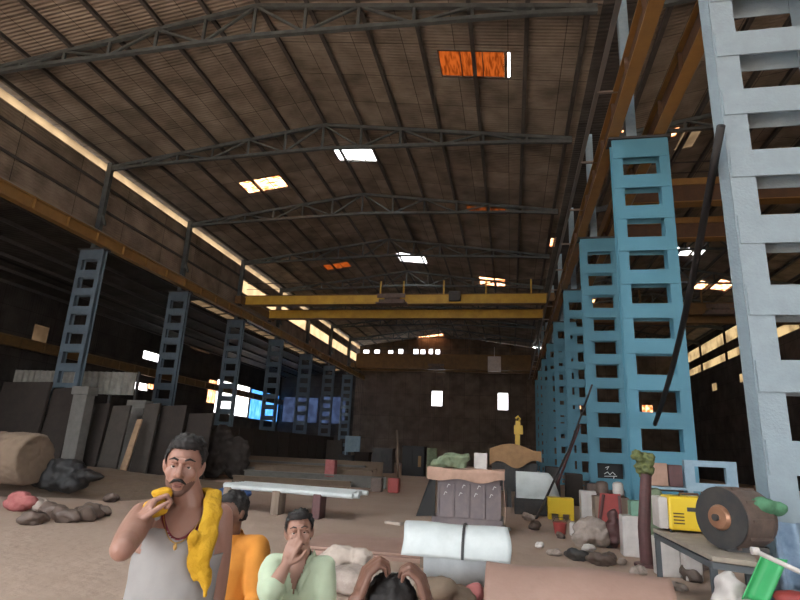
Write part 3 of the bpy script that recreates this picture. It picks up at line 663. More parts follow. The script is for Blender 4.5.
for xx in (g[0]-.05, h[1]+.12, k[1]-.1):
    m = M(); m.bar((xx, Y+.05, 0), (xx, Y+.05, k[2]+.02), .1, .1); m.build('leg', 'light_blue_paint', t)
c = P(655, 498, y=11.6); m = M(); m.ell(c, (.16, .14, .2)); m.ell(c+V((.02, -.05, -.35)), (.15, .14, .22)); m.ell((c.x, c.y, .3), (.25, .2, .33)); m.ell((c.x, c.y, .75), (.17, .16, .3)); solid('cloth_sack', m, 'green_cloth', 'pale green sack stuffed behind the table corner', 'sack', amp=.04)
# table with welding machine and motor
zt = .78
A, B_, Cc, D_ = V((1.98, 8.75, zt)), V((2.35, 6.75, zt)), V((3.0, 6.5, zt)), V((3.35, 8.85, zt))
t = thing('work_table', 'rough work table with a worn tan top carrying the yellow machine', 'table', (2.6, 7.8, 0))
A = P(653, 528, z=zt); B_ = P(712, 556, z=zt); Cc = P(757, 562, z=zt); D_ = P(745, 532, z=zt)
q = [A, B_, Cc, D_]; cx = sum(p.x for p in q)/4; cy = sum(p.y for p in q)/4
m = M(); m.add([p+V((0, 0, -.05)) for p in q]+q, [(3,2,1,0), (4,5,6,7), (0,1,5,4), (1,2,6,5), (2,3,7,6), (3,0,4,7)]); m.build('tabletop', 'table_top', t, bevel=.008)
m = M()
for p, r_ in zip(q, q[1:]+q[:1]): m.bar(p*.96+V((cx, cy, zt))*.04-V((0, 0, .09)), r_*.96+V((cx, cy, zt))*.04-V((0, 0, .09)), .045, .06)
m.build('apron', 'table_leg', t)
for p in q:
    e = p.lerp(V((cx, cy, zt)), .07); m = M(); m.bar((e.x, e.y, 0), (e.x, e.y, zt-.05), .06); m.build('leg', 'table_leg', t)
Y = 8.15; g = R4(661, 497, 713, 533, Y); z0 = zt+.03; dy = .42
t = thing('welding_machine', 'yellow box-shaped welding machine with a grey end cap on the table', 'welding machine', (g[0], Y, zt))
m = M(); m.span((g[0]+.1, Y, z0), (g[1], Y+dy, g[3])); m.build('housing', 'machine_yellow', t, bevel=.03)
m = M(); m.span((g[0]-.02, Y+.02, z0+.01), (g[0]+.1, Y+dy-.02, g[3]-.02)); m.build('end_cap', 'plastic_white', t, bevel=.02)
m = M(); m.span((g[0]+.32, Y-.006, z0+.24), (g[0]+.56, Y, z0+.29)); m.build('label_plate', 'dark_steel', t)
m = M()
for i in range(4): m.span((g[0]+.15, Y-.005, z0+.08+.04*i), (g[0]+.28, Y, z0+.095+.04*i))
m.build('vent_slots', 'girder_brown', t)
m = M(); m.tube([(g[0]+.28, Y+.2, g[3]-.01), (g[0]+.3, Y+.2, g[3]+.03), (g[0]+.52, Y+.2, g[3]+.03), (g[0]+.54, Y+.2, g[3]-.01)], .015); m.build('handle', 'girder_brown', t)
for xx in (g[0]+.12, g[1]-.07):
    for yy in (Y+.05, Y+dy-.05): m = M(); m.lathe([(.02, 0), (.025, .02), (.02, .04)], (xx, yy, zt), 'z', 10); m.build('foot', 'black', t)
# large brown motor drum
c = P(739, 519, y=6.95); c.z = max(c.z, zt+.33)
t = thing('motor_drum', 'big round brown motor drum on the right end of the table', 'motor', (c.x, c.y, zt))
Rm = Matrix.Rotation(math.radians(32), 3, 'Z')
def rot(m, cc): m.v = [Rm@(p-cc)+cc for p in m.v]; return m
m = M(); m.lathe([(.05, -.27), (.26, -.27), (.30, -.22), (.31, -.1), (.31, .12), (.29, .2), (.2, .26), (.08, .28)], c, 'x', 40)
for i in range(10): a = 2*PI*i/10; m.bar(c+V((-.18, .31*math.cos(a), .31*math.sin(a))), c+V((.14, .31*math.cos(a), .31*math.sin(a))), .02, .03)
rot(m, c).build('drum', 'motor_brown', t, False)
m = M(); m.lathe([(.03, -.33), (.11, -.32), (.13, -.285), (.13, -.26)], c, 'x', 24); rot(m, c).build('hub', 'copper', t)
m = M(); m.lathe([(.02, -.36), (.035, -.36), (.035, -.3)], c, 'x', 16); m.lathe([(.27, -.275), (.31, -.275), (.31, -.255), (.27, -.255)], c, 'x', 40); rot(m, c).build('rim', 'dark_steel', t)
m = M(); m.span((c.x-.2, c.y-.16, zt), (c.x+.2, c.y+.16, zt+.06)); m.build('foot', 'dark_steel', t)
c2_ = P(748, 507, y=6.75); m = M(); m.ell(c2_, (.12, .08, .1)); m.ell(c2_+V((.16, .02, .02)), (.14, .09, .09)); m.ell(c2_+V((.3, .05, 0)), (.1, .08, .08)); mat('green_rag', (.09, .24, .13), .8, col2=(.06, .16, .09), scale=9)
solid('green_cloth', m, 'green_rag', 'dark green cloth slung over the brown motor drum', 'cloth', amp=.02, freq=8, voxel=.015)
# bottom right corner heap
c = P(758, 578, y=6.0)
m = M(); a = P(742, 596, y=6.1); b2 = P(770, 560, y=6.1)
m.sheet(lambda u, v: (a.x+.0+.20*u+.20*v, 6.1+.05*math.sin(u*5), a.z-.03+(b2.z-a.z+.05)*v), 8, 8, .01); tag(m.build('plastic_sheet', MATS['green_plastic'], smooth=True, origin=(c.x, 6.1, a.z)), 'bright green plastic sheet among rags at the lower right', 'plastic sheet')
m = M(); m.ell((a.x-.02, 6.35, .32), (.16, .2, .34)); m.ell((a.x+.35, 6.2, .22), (.3, .25, .25)); m.ell((a.x+.75, 6.2, .24), (.35, .25, .25)); solid('white_sack', m, 'plastic_white', 'white sack heap under the green plastic sheet', 'sack', amp=.05)
c = P(782, 583, y=6.2); m = M(); m.ell((c.x+.05, 6.05, .52), (.2, .14, .07)); solid('red_cloth', m, 'red_paint', 'red rag on the white sacks in the lower right corner', 'cloth', amp=.02, voxel=.015)
a = P(755, 551, y=6.0); b2 = P(800, 572, y=5.8); m = M(); m.tube([a, a.lerp(b2, .5), b2+(b2-a)*.5], .022, 12); t = m.build('white_pipe', MATS['plastic_white'], smooth=True, origin=(a.x, 6, a.z)); tag(t, 'white plastic pipe poking in from the right edge', 'pipe')
m = M(); m.lathe([(.02, -.03), (.035, -.03), (.035, .03), (.02, .03)], a, 'x', 14); m.build('pipe_cap', 'plastic_white', t)
a = P(772, 522, y=7.0); b2 = P(792, 580, y=7.0)
m = M(); m.sheet(lambda u, v: (a.x+.30*u, 7.02-.06*math.sin(u*9+v*2), b2.z-.1+(a.z-b2.z+.1)*v), 14, 10, .012); tag(m.build('denim_cloth', MATS['denim'], smooth=True, origin=(a.x, 7, b2.z)), 'faded blue cloth hanging at the foot of the near pale column', 'cloth')
# floor clutter between
rnd = random.Random(4)
Y = 12.2; g = R4(575, 522, 606, 548, Y); m = M(); m.ell((g[0]+.3, Y, .28), (.32, .3, .26)); m.ell((g[0]+.5, Y, .2), (.24, .28, .2)); m.ell((g[0]+.1, Y-.15, .14), (.2, .2, .14)); solid('plastic_sack', m, 'sack', 'grey crumpled sack on the floor in front of the red panel', 'sack', amp=.06)
Y = 13.6; g = R4(554, 522, 563, 537, Y); m = M(); m.lathe([(.10, 0), (.12, .02), (.15, g[3]-.02), (.155, g[3])], (g[0]+.13, Y, 0), 'z', 24); t = m.build('red_bucket', MATS['red_paint'], smooth=False, origin=(g[0]+.15, Y, 0)); tag(t, 'small red bucket on the floor right of the leaning poles', 'bucket')
m = M(); m.tube([(g[0]-.02, Y, g[3]), (g[0]+.03, Y-.06, g[3]+.1), (g[0]+.23, Y-.06, g[3]+.1), (g[0]+.28, Y, g[3])], .008); m.build('handle', 'dark_steel', t)
g = R4(563, 523, 569, 536, Y); m = M(); m.lathe([(.07, 0), (.08, .02), (.08, g[3]), (.05, g[3]+.03)], (g[0]+.22, Y, 0), 'z', 20); tag(m.build('paint_tin', MATS['plastic_white'], origin=(g[0]+.13, Y, 0)), 'white tin right beside the red bucket', 'tin')
c = P(615, 545, y=12.0); m = M(); m.ell((c.x, 12.1, .28), (.14, .18, .28)); m.ell((c.x+.02, 12.1, .58), (.11, .13, .14)); solid('rag_pile', m, 'maroon', 'dark maroon rag heap between grey sack and white block', 'cloth', amp=.05)
names_ = [('brown', 'motor_brown'), ('pale', 'sack'), ('dark', 'dark_steel'), ('white', 'plastic_white')]
spots = [(540, 548, 3), (556, 556, 1), (588, 552, 3), (575, 560, 2), (560, 538, 0), (610, 560, 0), (622, 565, 1), (535, 530, 0), (527, 520, 1), (670, 575, 0), (685, 560, 2), (690, 580, 0), (676, 590, 1), (700, 570, 0), (665, 560, 0), (612, 548, 2), (598, 565, 0), (640, 575, 1)]
rk = {}
for u, v, k in spots:
    p = P(u, v, z=0); nm, mt = names_[k]; 
    if k not in rk:
        m = M(); m.ell((0, 0, .06), (.13, .1, .08), seg=12, rings=8); m.ell((.1, .05, .05), (.09, .08, .06), seg=12, rings=8); o = link('rubble_piece', remesh(m, .015, 1, .03, 9), mt); rk[k] = o
    else: o = rk[k].copy(); C.objects.link(o)
    o.location = (p.x, p.y, 0); o.rotation_euler = (0, 0, rnd.random()*6); s_ = .7+rnd.random()*.8; o.scale = (s_, s_, s_)
    tag(o, '%s lump of rubble on the floor by the right-hand clutter' % nm, 'rubble', 'rubble lumps, %s ones' % nm)
# leaning poles
a = P(536, 519, z=0); b2 = P(592, 385, y=20.8); m = M(); m.tube([a, a.lerp(b2, .5)+V((.05, 0, -.15)), b2], .035, 8); tag(m.build('leaning_pole', MATS['dark_steel'], origin=a), 'long dark pole leaning up towards the blue columns', 'pole', None)
a = P(546, 514, z=0); b2 = P(580, 425, y=20.8); m = M(); m.tube([a, b2], .04, 8); tag(m.build('leaning_pole', MATS['maroon'], origin=a), 'shorter brown pole leaning just right of the long dark pole', 'pole')
a = P(721, 126, y=7.0); b2 = P(655, 424, y=14.6); m = M(); n_ = 10
m.tube([a.lerp(b2, i/n_)+V((0, 0, -.35*math.sin(PI*i/n_))) for i in range(n_+1)], .055, 10); tag(m.build('hanging_cable', MATS['black'], smooth=True, origin=a), 'thick black cable slung from the near pale column to the tall blue one', 'cable')
# rack and clutter between columns 2-3
Y = 21.6; m = M(); g = R4(560, 455, 590, 500, Y)
for i, (dx, w_, h_, mt) in enumerate(((.2, .6, 1.1, 'slab_brown'), (.9, .5, .8, 'motor_brown'), (-.5, .5, 1.3, 'dark_steel'))):
    m = M(); m.span((g[0]+dx, Y, 0), (g[0]+dx+w_, Y+.6, h_)); m.rough(.03, 2, i); tag(m.build('machine_box', MATS[mt], bevel=.03, origin=(g[0]+dx, Y, 0)), ['brown box beside the foot of the second blue column', 'low rusty box at the foot of the second blue column', 'tall black box behind the leaning poles'][i], 'box')
# white notes chalked in the second column's lowest window
a = P(611, 463, y=22.0)
m = M(); m.span((3.1, 22.36, .75), (4.2, 22.4, 1.6)); m.v = [p+V((0, .5, 0)) for p in m.v]; o = tag(m.build('notice_board', MATS['black'], origin=(3.1, 22.88, .75)), 'black board with white scrawl in the second blue column', 'board')
m = M(); z = 1.1
for k, (dx, dz, ex, ez) in enumerate(((.55, .25, .68, .3), (.68, .3, .6, .18), (.5, .02, .62, .1), (.62, .1, .7, 0), (.7, 0, .8, .1), (.8, .1, .9, .0), (.5, -.06, .95, -.04), (.85, -.04, .8, -.2))): m.bar((2.95+dx, 22.85, z+dz), (2.95+ex, 22.85, z+ez), .04, .02)
m.build('scrawl', 'paint_mark', o)
# ---------------- left and middle
t0 = P(217, 483, z=.62); t1 = P(343, 493, z=.62)
sup = [P(250, 507, z=0), P(293, 512, z=0), P(320, 505, z=0)]
d = (t1-t0).normalized(); sd = V((-d.y, d.x, 0))
for i, p in enumerate(sup[:2]+[t0.lerp(t1, .82)]):
    k = (V((p.x, p.y, 0))-V((t0.x, t0.y, 0))).dot(d); c = t0+d*k; m = M(); m.span((c.x-.1, c.y-.1, 0), (c.x+.1, c.y+.35, .55)); tag(m.build('timber_block', MATS['wood' if i < 2 else 'maroon'], bevel=.02, origin=(c.x, c.y, 0)), ['tan block under the left end of the silver pipes', 'tan block under the middle of the silver pipes', 'maroon block under the right end of the silver pipes'][i], 'block')
for i in range(11):
    o_ = sd*(.0+.13*i)+d*rnd.uniform(-.1, .25); m = M(); L_ = (t1-t0).length; m.lathe([(.045, 0), (.06, 0), (.06, L_), (.045, L_)], (0, 0, 0), 'z', 14); m.xf((d).to_track_quat('Z', 'Y').to_matrix(), t0+o_+V((rnd.uniform(-.2, .2), 0, -.055)))
    tag(m.build('steel_pipe', MATS['sheet_white'], smooth=False, origin=t0+o_), 'long silver pipe lying on low blocks left of centre', 'pipe', 'silver pipes on blocks')
m = M(); a = P(232, 497, z=.1); m.ell((a.x, a.y+.3, .22), (.45, .3, .22)); m.ell((a.x-.4, a.y+.4, .15), (.35, .3, .16)); solid('blue_tarpaulin', m, 'blue_tarp', 'crumpled blue tarpaulin on the floor under the silver pipes', 'tarpaulin', amp=.06)
lab = ['rusty steel beam in the long pile behind the silver pipes']
for i in range(9):
    u0 = 195+rnd.uniform(0, 60); u1 = 330+rnd.uniform(0, 75); v = 484-1.6*i; a = P(u0, v, z=0); k = P(u1, v+2, z=0); lay = i % 3
    a = V((a.x, 23+1.0*i, .1+.0*lay)); b2 = V((k.x+i*.2, 23.4+1.0*i, .1))
    a.x = P(u0, 480, y=a.y).x; b2.x = P(u1, 480, y=b2.y).x; h_ = .28+.2*(i % 3)+.25*(i > 5)
    a.x = max(a.x, -11.7 if i < 4 else -15.6); a.z = b2.z = h_/2; m = M(); m.bar(a+V((0, 0, h_/2-.03)), b2+V((0, 0, h_/2-.03)), .3, .06); m.bar(a, b2, .05, h_-.1); m.bar(a-V((0, 0, h_/2-.03)), b2-V((0, 0, h_/2-.03)), .3, .06)
    tag(m.build('steel_beam', MATS[['tan_dirt', 'concrete', 'rust_plate'][i % 3] if i % 3 != 2 else 'tan_dirt'], origin=V((a.x, a.y, 0))), lab[0], 'beam', 'beams piled behind the silver pipes')
# dark partition
m = M(); m.span((-16.1, 25.4, 0), (-16, 50, 2.5)); 
for i in range(13): m.span((-15.99, 25.4+2*i, 0), (-15.93, 25.5+2*i, 2.5))
struct(m.build('wall_partition', MATS['slab_brown']))
m = M(); m.ell((-13.6, 24.6, 1.1), (.75, .6, 1.1)); m.ell((-12.6, 24.9, .9), (.6, .5, 1.0)); m.ell((-13.3, 24.6, 1.9), (.45, .4, .55)); solid('tarpaulin_cover', m, 'slab_brown', 'dark tarpaulin-covered heap just behind the standing man', 'cover', amp=.12, freq=2.5, voxel=.05)
# dirt bank and things at the left
def bank(u, v):
    x = -21+12.2*u; y = 11.5+9.5*v+2*u; e = math.sin(PI*min(1, max(0, v)))*math.sin(PI*min(1, .25+u*.75)); return (x, y, -.05+.09*noise.noise(V((x*.7, y*.7, 9)))*(1-e)+.62*e*(1+.5*noise.noise(V((x*.5, y*.5, 0))))+.08*noise.noise(V((x*2, y*2, 3)))*e)
m = M(); m.sheet(bank, 60, 50, .02); o = m.build('dirt_bank', MATS['tan_dirt'], smooth=True, origin=(-15, 16, 0)); tag(o, 'low bank of brown earth along the left side of the floor', 'earth', kind='stuff')
g = R4(-12, 446, 36, 492, 12.6)
m = M(); m.lathe([(.2, -1.1), (.62, -1.1), (.66, -.9), (.66, 1.0), (.62, 1.1), (.2, 1.1)], (g[0]+.0, 12.9, .98), 'x', 32); solid('rolled_mat', m, 'tan_dirt', 'large tan rounded roll at the left edge, on the earth bank', 'roll', amp=.03, voxel=.04)
g = R4(35, 478, 88, 500, 13.6); m = M(); m.ell(((g[0]+g[1])/2, 13.6, .72), ((g[1]-g[0])/2*.8, .4, .28)); m.ell((g[1]-.1, 13.5, .6), (.6, .3, .15)); m.ell((g[0]+.3, 13.6, .55), (.5, .35, .2)); m.ell(((g[0]+g[1])/2, 13.5, .45), (.9, .35, .3)); solid('black_tarpaulin', m, 'black', 'crumpled black tarpaulin on the earth bank at the left', 'tarpaulin', amp=.08, freq=3, voxel=.03)
c = P(17, 512, y=10.9); m = M(); m.ell((c.x, 10.9, max(.25, c.z-.03)), (.27, .2, .17)); m.ell((c.x+.2, 10.9, .2), (.2, .2, .14)); m.ell((c.x, 10.9, .14), (.3, .25, .16)); solid('pink_cloth', m, 'pink_cloth', 'faded pink cloth bundle on the floor at the far left', 'cloth', amp=.04)
for u, v in ((50, 515), (62, 519), (78, 513), (90, 517), (98, 513), (40, 508), (110, 500), (30, 522)):
    p = P(u, v, z=.05); o = rk[0 if u % 4 else 1].copy(); C.objects.link(o); o.location = (p.x, p.y, .0); s_ = 1.3+rnd.random(); o.scale = (s_, s_, s_); o.rotation_euler = (0, 0, rnd.random()*6)
    tag(o, 'lump of rubble at the foot of the left earth bank', 'rubble', 'rubble lumps by the left bank')
mat('fence_sheet', (.30, .29, .26), .8, col2=(.20, .19, .17), scale=2)
for k, (u0, u1, v0, v1, Y) in enumerate(((657, 680, 538, 572, 9.6), (685, 702, 545, 574, 9.4))):
    g = R4(u0, v0, u1, v1, Y); m = M(); m.span((g[0], Y, 0), (g[1], Y+.3, g[3])); m.rough(.01, 3, k); tag(m.build('white_block', MATS['plastic_white'], bevel=.02, origin=(g[0], Y, 0)), ['wide white block under the table behind its left leg', 'narrower white block under the middle of the table'][k], 'block')
# leaning slabs and piers
sl_ = [(-14, 380, 36, 21.0, 'slab_brown', 'wide dark brown slab standing at the left edge'), (38, 386, 64, 21.3, 'slab_brown', 'narrow dark slab left of the tall grey pier'),
       (84, 402, 99, 21.6, 'slab_brown', 'narrow dark slab right of the tall grey pier'), (101, 404, 120, 21.2, 'slab_grey', 'greyish leaning slab in the middle of the row'),
       (134, 402, 150, 21.4, 'slab_grey', 'greyish slab right of the thin tan plank'), (151, 404, 178, 21.9, 'slab_brown', 'dark slab beside the standing man\'s head'), (180, 412, 206, 22.3, 'slab_brown', 'dark slab behind the standing man')]
for u0, v0, u1, Y, mt, lb in sl_:
    g = R4(u0, v0, u1, 475, Y); m = M(); m.add([(g[0], Y, 0), (g[1], Y, 0), (g[1], Y+.3, g[3]), (g[0]+.05, Y+.3, g[3]-.06), (g[0], Y+.14, 0), (g[1], Y+.14, 0), (g[1], Y+.44, g[3]), (g[0]+.05, Y+.44, g[3]-.06)], [(0,1,2,3), (7,6,5,4), (0,4,5,1), (1,5,6,2), (2,6,7,3), (3,7,4,0)])
    tag(m.build('leaning_slab', MATS[mt], bevel=.02, origin=(g[0], Y, 0)), lb, 'slab', 'slabs leaning along the left side')
g = R4(121, 418, 131, 478, 20.4); m = M(); m.add([(g[0]+.1, 20.3, 0), (g[0]+.38, 20.3, 0), (g[0]+.22, 21.1, g[3]), (g[0]+.0, 21.1, g[3]), (g[0]+.1, 20.38, 0), (g[0]+.38, 20.38, 0), (g[0]+.22, 21.18, g[3]), (g[0]+.0, 21.18, g[3])], [(0,1,2,3), (7,6,5,4), (0,4,5,1), (1,5,6,2), (2,6,7,3), (3,7,4,0)])
tag(m.build('timber_plank', MATS['bright_wood'], origin=(g[0], 20.4, 0)), 'thin light tan plank leaning among the dark slabs', 'plank')
for i, (u0, v0, u1, Y, lb) in enumerate(((66, 386, 80, 20.6, 'tall rough grey pier left of the slab row, highest of them'), (123, 400, 139, 23.2, 'rough grey pier behind the thin tan plank'))):
    g = R4(u0, v0, u1, 475, Y); m = M(); m.span((g[0], Y, 0), (g[1], Y+.5, g[3])); m.span((g[0]-.08, Y-.06, g[3]-.35), (g[1]+.08, Y+.56, g[3])); m.span((g[0]-.08, Y-.06, 0), (g[1]+.08, Y+.56, .2)); tag(m.build('concrete_pier', MATS['concrete'], bevel=.03, origin=(g[0], Y, 0)), lb, 'pier')
g = R4(22, 366, 58, 386, 24.5); h = R4(84, 366, 130, 390, 24.5)
m = M(); m.sheet(lambda u, v: (g[0]-1+(h[1]-g[0]+1)*u, 25+.05*math.sin(u*130), 3.7+1.15*v), 140, 2, .01); o = tag(m.build('corrugated_fence', MATS['fence_sheet'], origin=(g[0], 25, 3.7)), 'pale corrugated sheet band above the leaning slabs at the left', 'fence')
m = M()
for i in range(6): xx = g[0]-1+(h[1]-g[0]+1)*i/5; m.bar((xx, 25.15, 0), (xx, 25.15, 4.9), .12)
m.build('fence_post', 'dark_steel', o)
# far clutter
far = [(338, 455, 352, 474, 42, 'dark_steel', 'black cabinet far back left of centre', 'cabinet'), (354, 452, 368, 474, 41, 'slab_brown', 'brown crate far back beside the black cabinet', 'crate'),
       (372, 448, 392, 474, 40, 'dark_steel', 'wide dark cabinet far back in the middle', 'cabinet'), (402, 446, 424, 476, 38, 'black', 'black cupboard with an orange stripe behind the crate', 'cupboard'),
       (428, 448, 436, 470, 36, 'green_cloth', 'pale drum behind the green tarpaulin', 'drum'), (318, 462, 334, 474, 43, 'slab_brown', 'low brown crate at the end of the dark partition', 'crate')]
for u0, v0, u1, v1, Y, mt, lb, ct in far:
    g = R4(u0, v0, u1, v1, Y); m = M()
    if ct == 'drum': m.lathe([(.3, 0), (.33, .03), (.33, g[3]*.5), (.35, g[3]*.5+.03), (.33, g[3]*.5+.06), (.33, g[3]-.03), (.3, g[3])], ((g[0]+g[1])/2, Y, 0), 'z', 24)
    else: m.span((g[0], Y, 0), (g[1], Y+.9, g[3])); m.span((g[0]-.04, Y-.04, g[3]-.1), (g[1]+.04, Y+.94, g[3])); m.span((g[0]+.08, Y-.03, .15), ((g[0]+g[1])/2-.04, Y, g[3]-.2)); m.span(((g[0]+g[1])/2+.04, Y-.03, .15), (g[1]-.08, Y, g[3]-.2))
    o = tag(m.build({'drum': 'oil_drum', 'cabinet': 'steel_cabinet', 'crate': 'wooden_crate', 'cupboard': 'steel_cupboard'}[ct], MATS[mt], origin=(g[0], Y, 0)), lb, ct)
    if ct == 'cupboard':
        c = R4(418, 456, 421, 467, Y-.05); m = M(); m.span((c[0], Y-.06, c[2]), (c[1], Y-.03, c[3])); m.build('orange_stripe', 'girder_paint', o)
a = P(398, 477, z=0); c = P(397, 430, y=a.y); m = M(); m.tube([(a.x, a.y, 0), (c.x, a.y, c.z)], .07, 8); tag(m.build('standing_post', MATS['wood'], origin=(a.x, a.y, 0)), 'thin brown post standing in front of the far wall', 'post')
for i, (u, v, mt, lb) in enumerate(((393, 484, 'red_paint', 'small red block at the right end of the beam pile'), (376, 484, 'motor_brown', 'small brown block at the right end of the beam pile'), (316, 466, 'pink_cloth', 'small pink sack on the beam pile'))):
    p = P(u, v+3, z=0); m = M(); Yb = min(p.y, 22.4); x = P(u, v, y=Yb).x; zb = P(u, v-6, y=Yb).z
    m.span((x-.22, Yb+(1.8 if i == 2 else 0), .35 if i == 2 else 0), (x+.22, Yb+(2.2 if i == 2 else .4), max(.35, zb))); m.rough(.03, 2, i); tag(m.build('block' if i < 2 else 'sack', MATS[mt], bevel=.04, origin=(x, Yb, 0)), lb, 'block' if i < 2 else 'sack')
for i, (u0, u1, v0, v1, Y, mt, lb) in enumerate(((345, 360, 436, 452, 46, 'light_blue_paint', 'pale blue panel far back beside the last left column'), (326, 342, 440, 462, 47, 'slab_grey', 'greyish panel far back left of the pale blue one'))):
    g = R4(u0, v0, u1, v1, Y); m = M(); m.span((g[0], Y, g[2]), (g[1], Y+.08, g[3])); 
    for xx in (g[0]+.05, g[1]-.05): m.bar((xx, Y+.1, 0), (xx, Y+.1, g[3]), .08)
    tag(m.build('steel_sheet', MATS[mt], origin=(g[0], Y, 0)), lb, 'panel')
# small offcut on the floor
p = P(386, 522, z=.03); q_ = P(402, 524, z=.03); m = M(); m.bar(p, q_, .14, .06); tag(m.build('offcut', MATS['cream_cloth'], bevel=.01, origin=p), 'small pale offcut on the open floor left of the crate', 'offcut')
# ------------------------------------------------------------------ people
mat('skin_mid', (.36, .195, .15), .5, col2=(.31, .165, .125), scale=6)
mat('skin_dark', (.17, .085, .06), .5, col2=(.14, .07, .05), scale=6)
mat('skin_tan', (.36, .20, .15), .5, col2=(.31, .17, .125), scale=6)
mat('hair', (.012, .010, .010), .75)
mat('stubble', (.16, .088, .07), .8)
mat('lip', (.21, .085, .07), .5)
mat('eye_white', (.55, .50, .46), .25)
mat('iris', (.02, .012, .01), .15)
mat('vest', (.33, .32, .315), .95, col2=(.29, .28, .28), scale=7)
mat('vest_trim', (.20, .03, .045), .8)
mat('towel', (.62, .36, .02), .95, col2=(.52, .29, .015), scale=12, bump=.3, bscale=60)
mat('orange_shirt', (.60, .24, .035), .9, col2=(.52, .20, .03), scale=8)
mat('green_shirt', (.46, .54, .39), .9, col2=(.41, .49, .35), scale=8)
mat('navy_cloth', (.018, .02, .032), .9, col2=(.028, .03, .045), scale=8)
mat('grey_trousers', (.07, .07, .08), .9)
mat('brass', (.5, .33, .12), .35, .9)
def rotz(a): return Matrix.Rotation(a, 3, 'Z')
def head_mesh(m, c, R, k=1.):
    """head with face, centred between the ears; -Y is the face"""
    h = M()
    h.ell((0, .018, .030), (.073, .092, .083)); h.ell((0, -.018, -.035), (.060, .066, .074)); h.ell((0, -.052, -.092), (.028, .026, .022)); h.ell((0, -.02, -.075), (.048, .05, .035))
    h.tube([(-.044, -.068, .024), (-.02, -.082, .028), (.02, -.082, .028), (.044, -.068, .024)], [.010, .011, .011, .010], 8)
    h.tube([(0, -.080, .018), (0, -.092, -.004), (0, -.104, -.028)], [.008, .010, .014], 10); h.ell((-.013, -.088, -.031), (.009, .011, .008)); h.ell((.013, -.088, -.031), (.009, .011, .008)); h.ell((0, -.096, -.031), (.012, .014, .009))
    for s in (-1, 1):
        h.ell((s*.040, -.055, -.022), (.022, .020, .024)); h.ell((s*.074, .012, -.006), (.010, .018, .032), (0, s*.2, s*-.25)); h.ell((s*.030, -.062, .004), (.017, .014, .012))
    h.ell((0, -.078, -.062), (.024, .013, .014)); h.ell((0, -.075, -.076), (.020, .012, .010))
    h.v = [V(c)+R@(p*k) for p in h.v]; m.v, m.f = m.v+h.v, m.f+[tuple(i+len(m.v) for i in f) for f in h.f]
def face_parts(c, R, root, k=1., brow='hair', moustache=False, hair='short', beard=False, skin=None):
    T = lambda p: V(c)+R@(V(p)*k)
    for s in (-1, 1):
        m = M(); m.ell((0, 0, 0), .0125*k, seg=14, rings=10); m.v = [p+T((s*.030, -.0635, .003)) for p in m.v]; e = m.build('eye', 'eye_white', root, True)
        m = M(); m.ell((0, 0, 0), .0062*k, seg=10, rings=8); m.v = [p+T((s*.029, -.0722, .0025)) for p in m.v]; m.build('iris', 'iris', e, True)
        m = M(); m.tube([T((s*.012, -.0905, .027)), T((s*.030, -.0875, .034)), T((s*.050, -.070, .026))], [.0035*k, .0045*k, .002*k], 8); m.build('eyebrow', brow, root, True)
        m = M(); m.tube([T((s*.015, -.074, .006)), T((s*.030, -.0775, .0105)), T((s*.045, -.067, .006))], [.004*k, .0055*k, .004*k], 8); m.build('eyelid', skin or 'skin_mid', root, True)
    m = M(); m.ell((0, 0, 0), (.021*k, .008*k, .0045*k)); m.ell((0, .002, -.010*k), (.017*k, .008*k, .006*k)); m.v = [T((0, 0, 0))+R@(p+V((0, -.087, -.062))*k) for p in m.v]; m.build('lips', 'lip', root, True)
    if moustache:
        m = M(); m.tube([T((-.030, -.078, -.062)), T((-.014, -.0915, -.049)), T((0, -.094, -.047)), T((.014, -.0915, -.049)), T((.030, -.078, -.062))], [.003*k, .0065*k, .006*k, .0065*k, .003*k], 8); m.build('moustache', 'hair', root, True)
    if beard:
        b = M(); b.ell((0, -.018, -.040), (.0615, .067, .0745)); b.ell((0, -.052, -.093), (.030, .028, .023)); b.ell((0, -.02, -.077), (.050, .052, .036))
        me = remesh(b, .004, 2, 0, keep=lambda p: p.z < -.052-.75*max(0, .045-abs(p.x)) * (1 if p.y < -.02 else .3) and p.y < .02 and p.z > -.118)
        me.transform(Matrix.Translation(V(c)) @ R.to_4x4() @ Matrix.Scale(k, 4)); link('stubble', me, 'stubble', root)
    if hair:
        b = M(); b.ell((0, .024, .036), (.083, .102, .092)); b.ell((0, .05, -.02), (.070, .062, .06)); b.ell((0, -.035, .085), (.055, .045, .033))
        for i in range(26):
            a = random.uniform(0, 2*PI); e = random.uniform(.1, 1.3); b.ell((.078*math.cos(a)*math.cos(e), .024+.095*math.sin(a)*math.cos(e), .036+.088*math.sin(e)), .014, seg=8, rings=6)
        me = remesh(b, .0045, 2, .003, 60, keep=lambda p: p.z > (.068 if p.y < -.045 else .068-(p.y+.045)*1.9) and p.z > -.05)
        me.transform(Matrix.Translation(V(c)) @ R.to_4x4() @ Matrix.Scale(k, 4)); link('hair', me, 'hair', root)
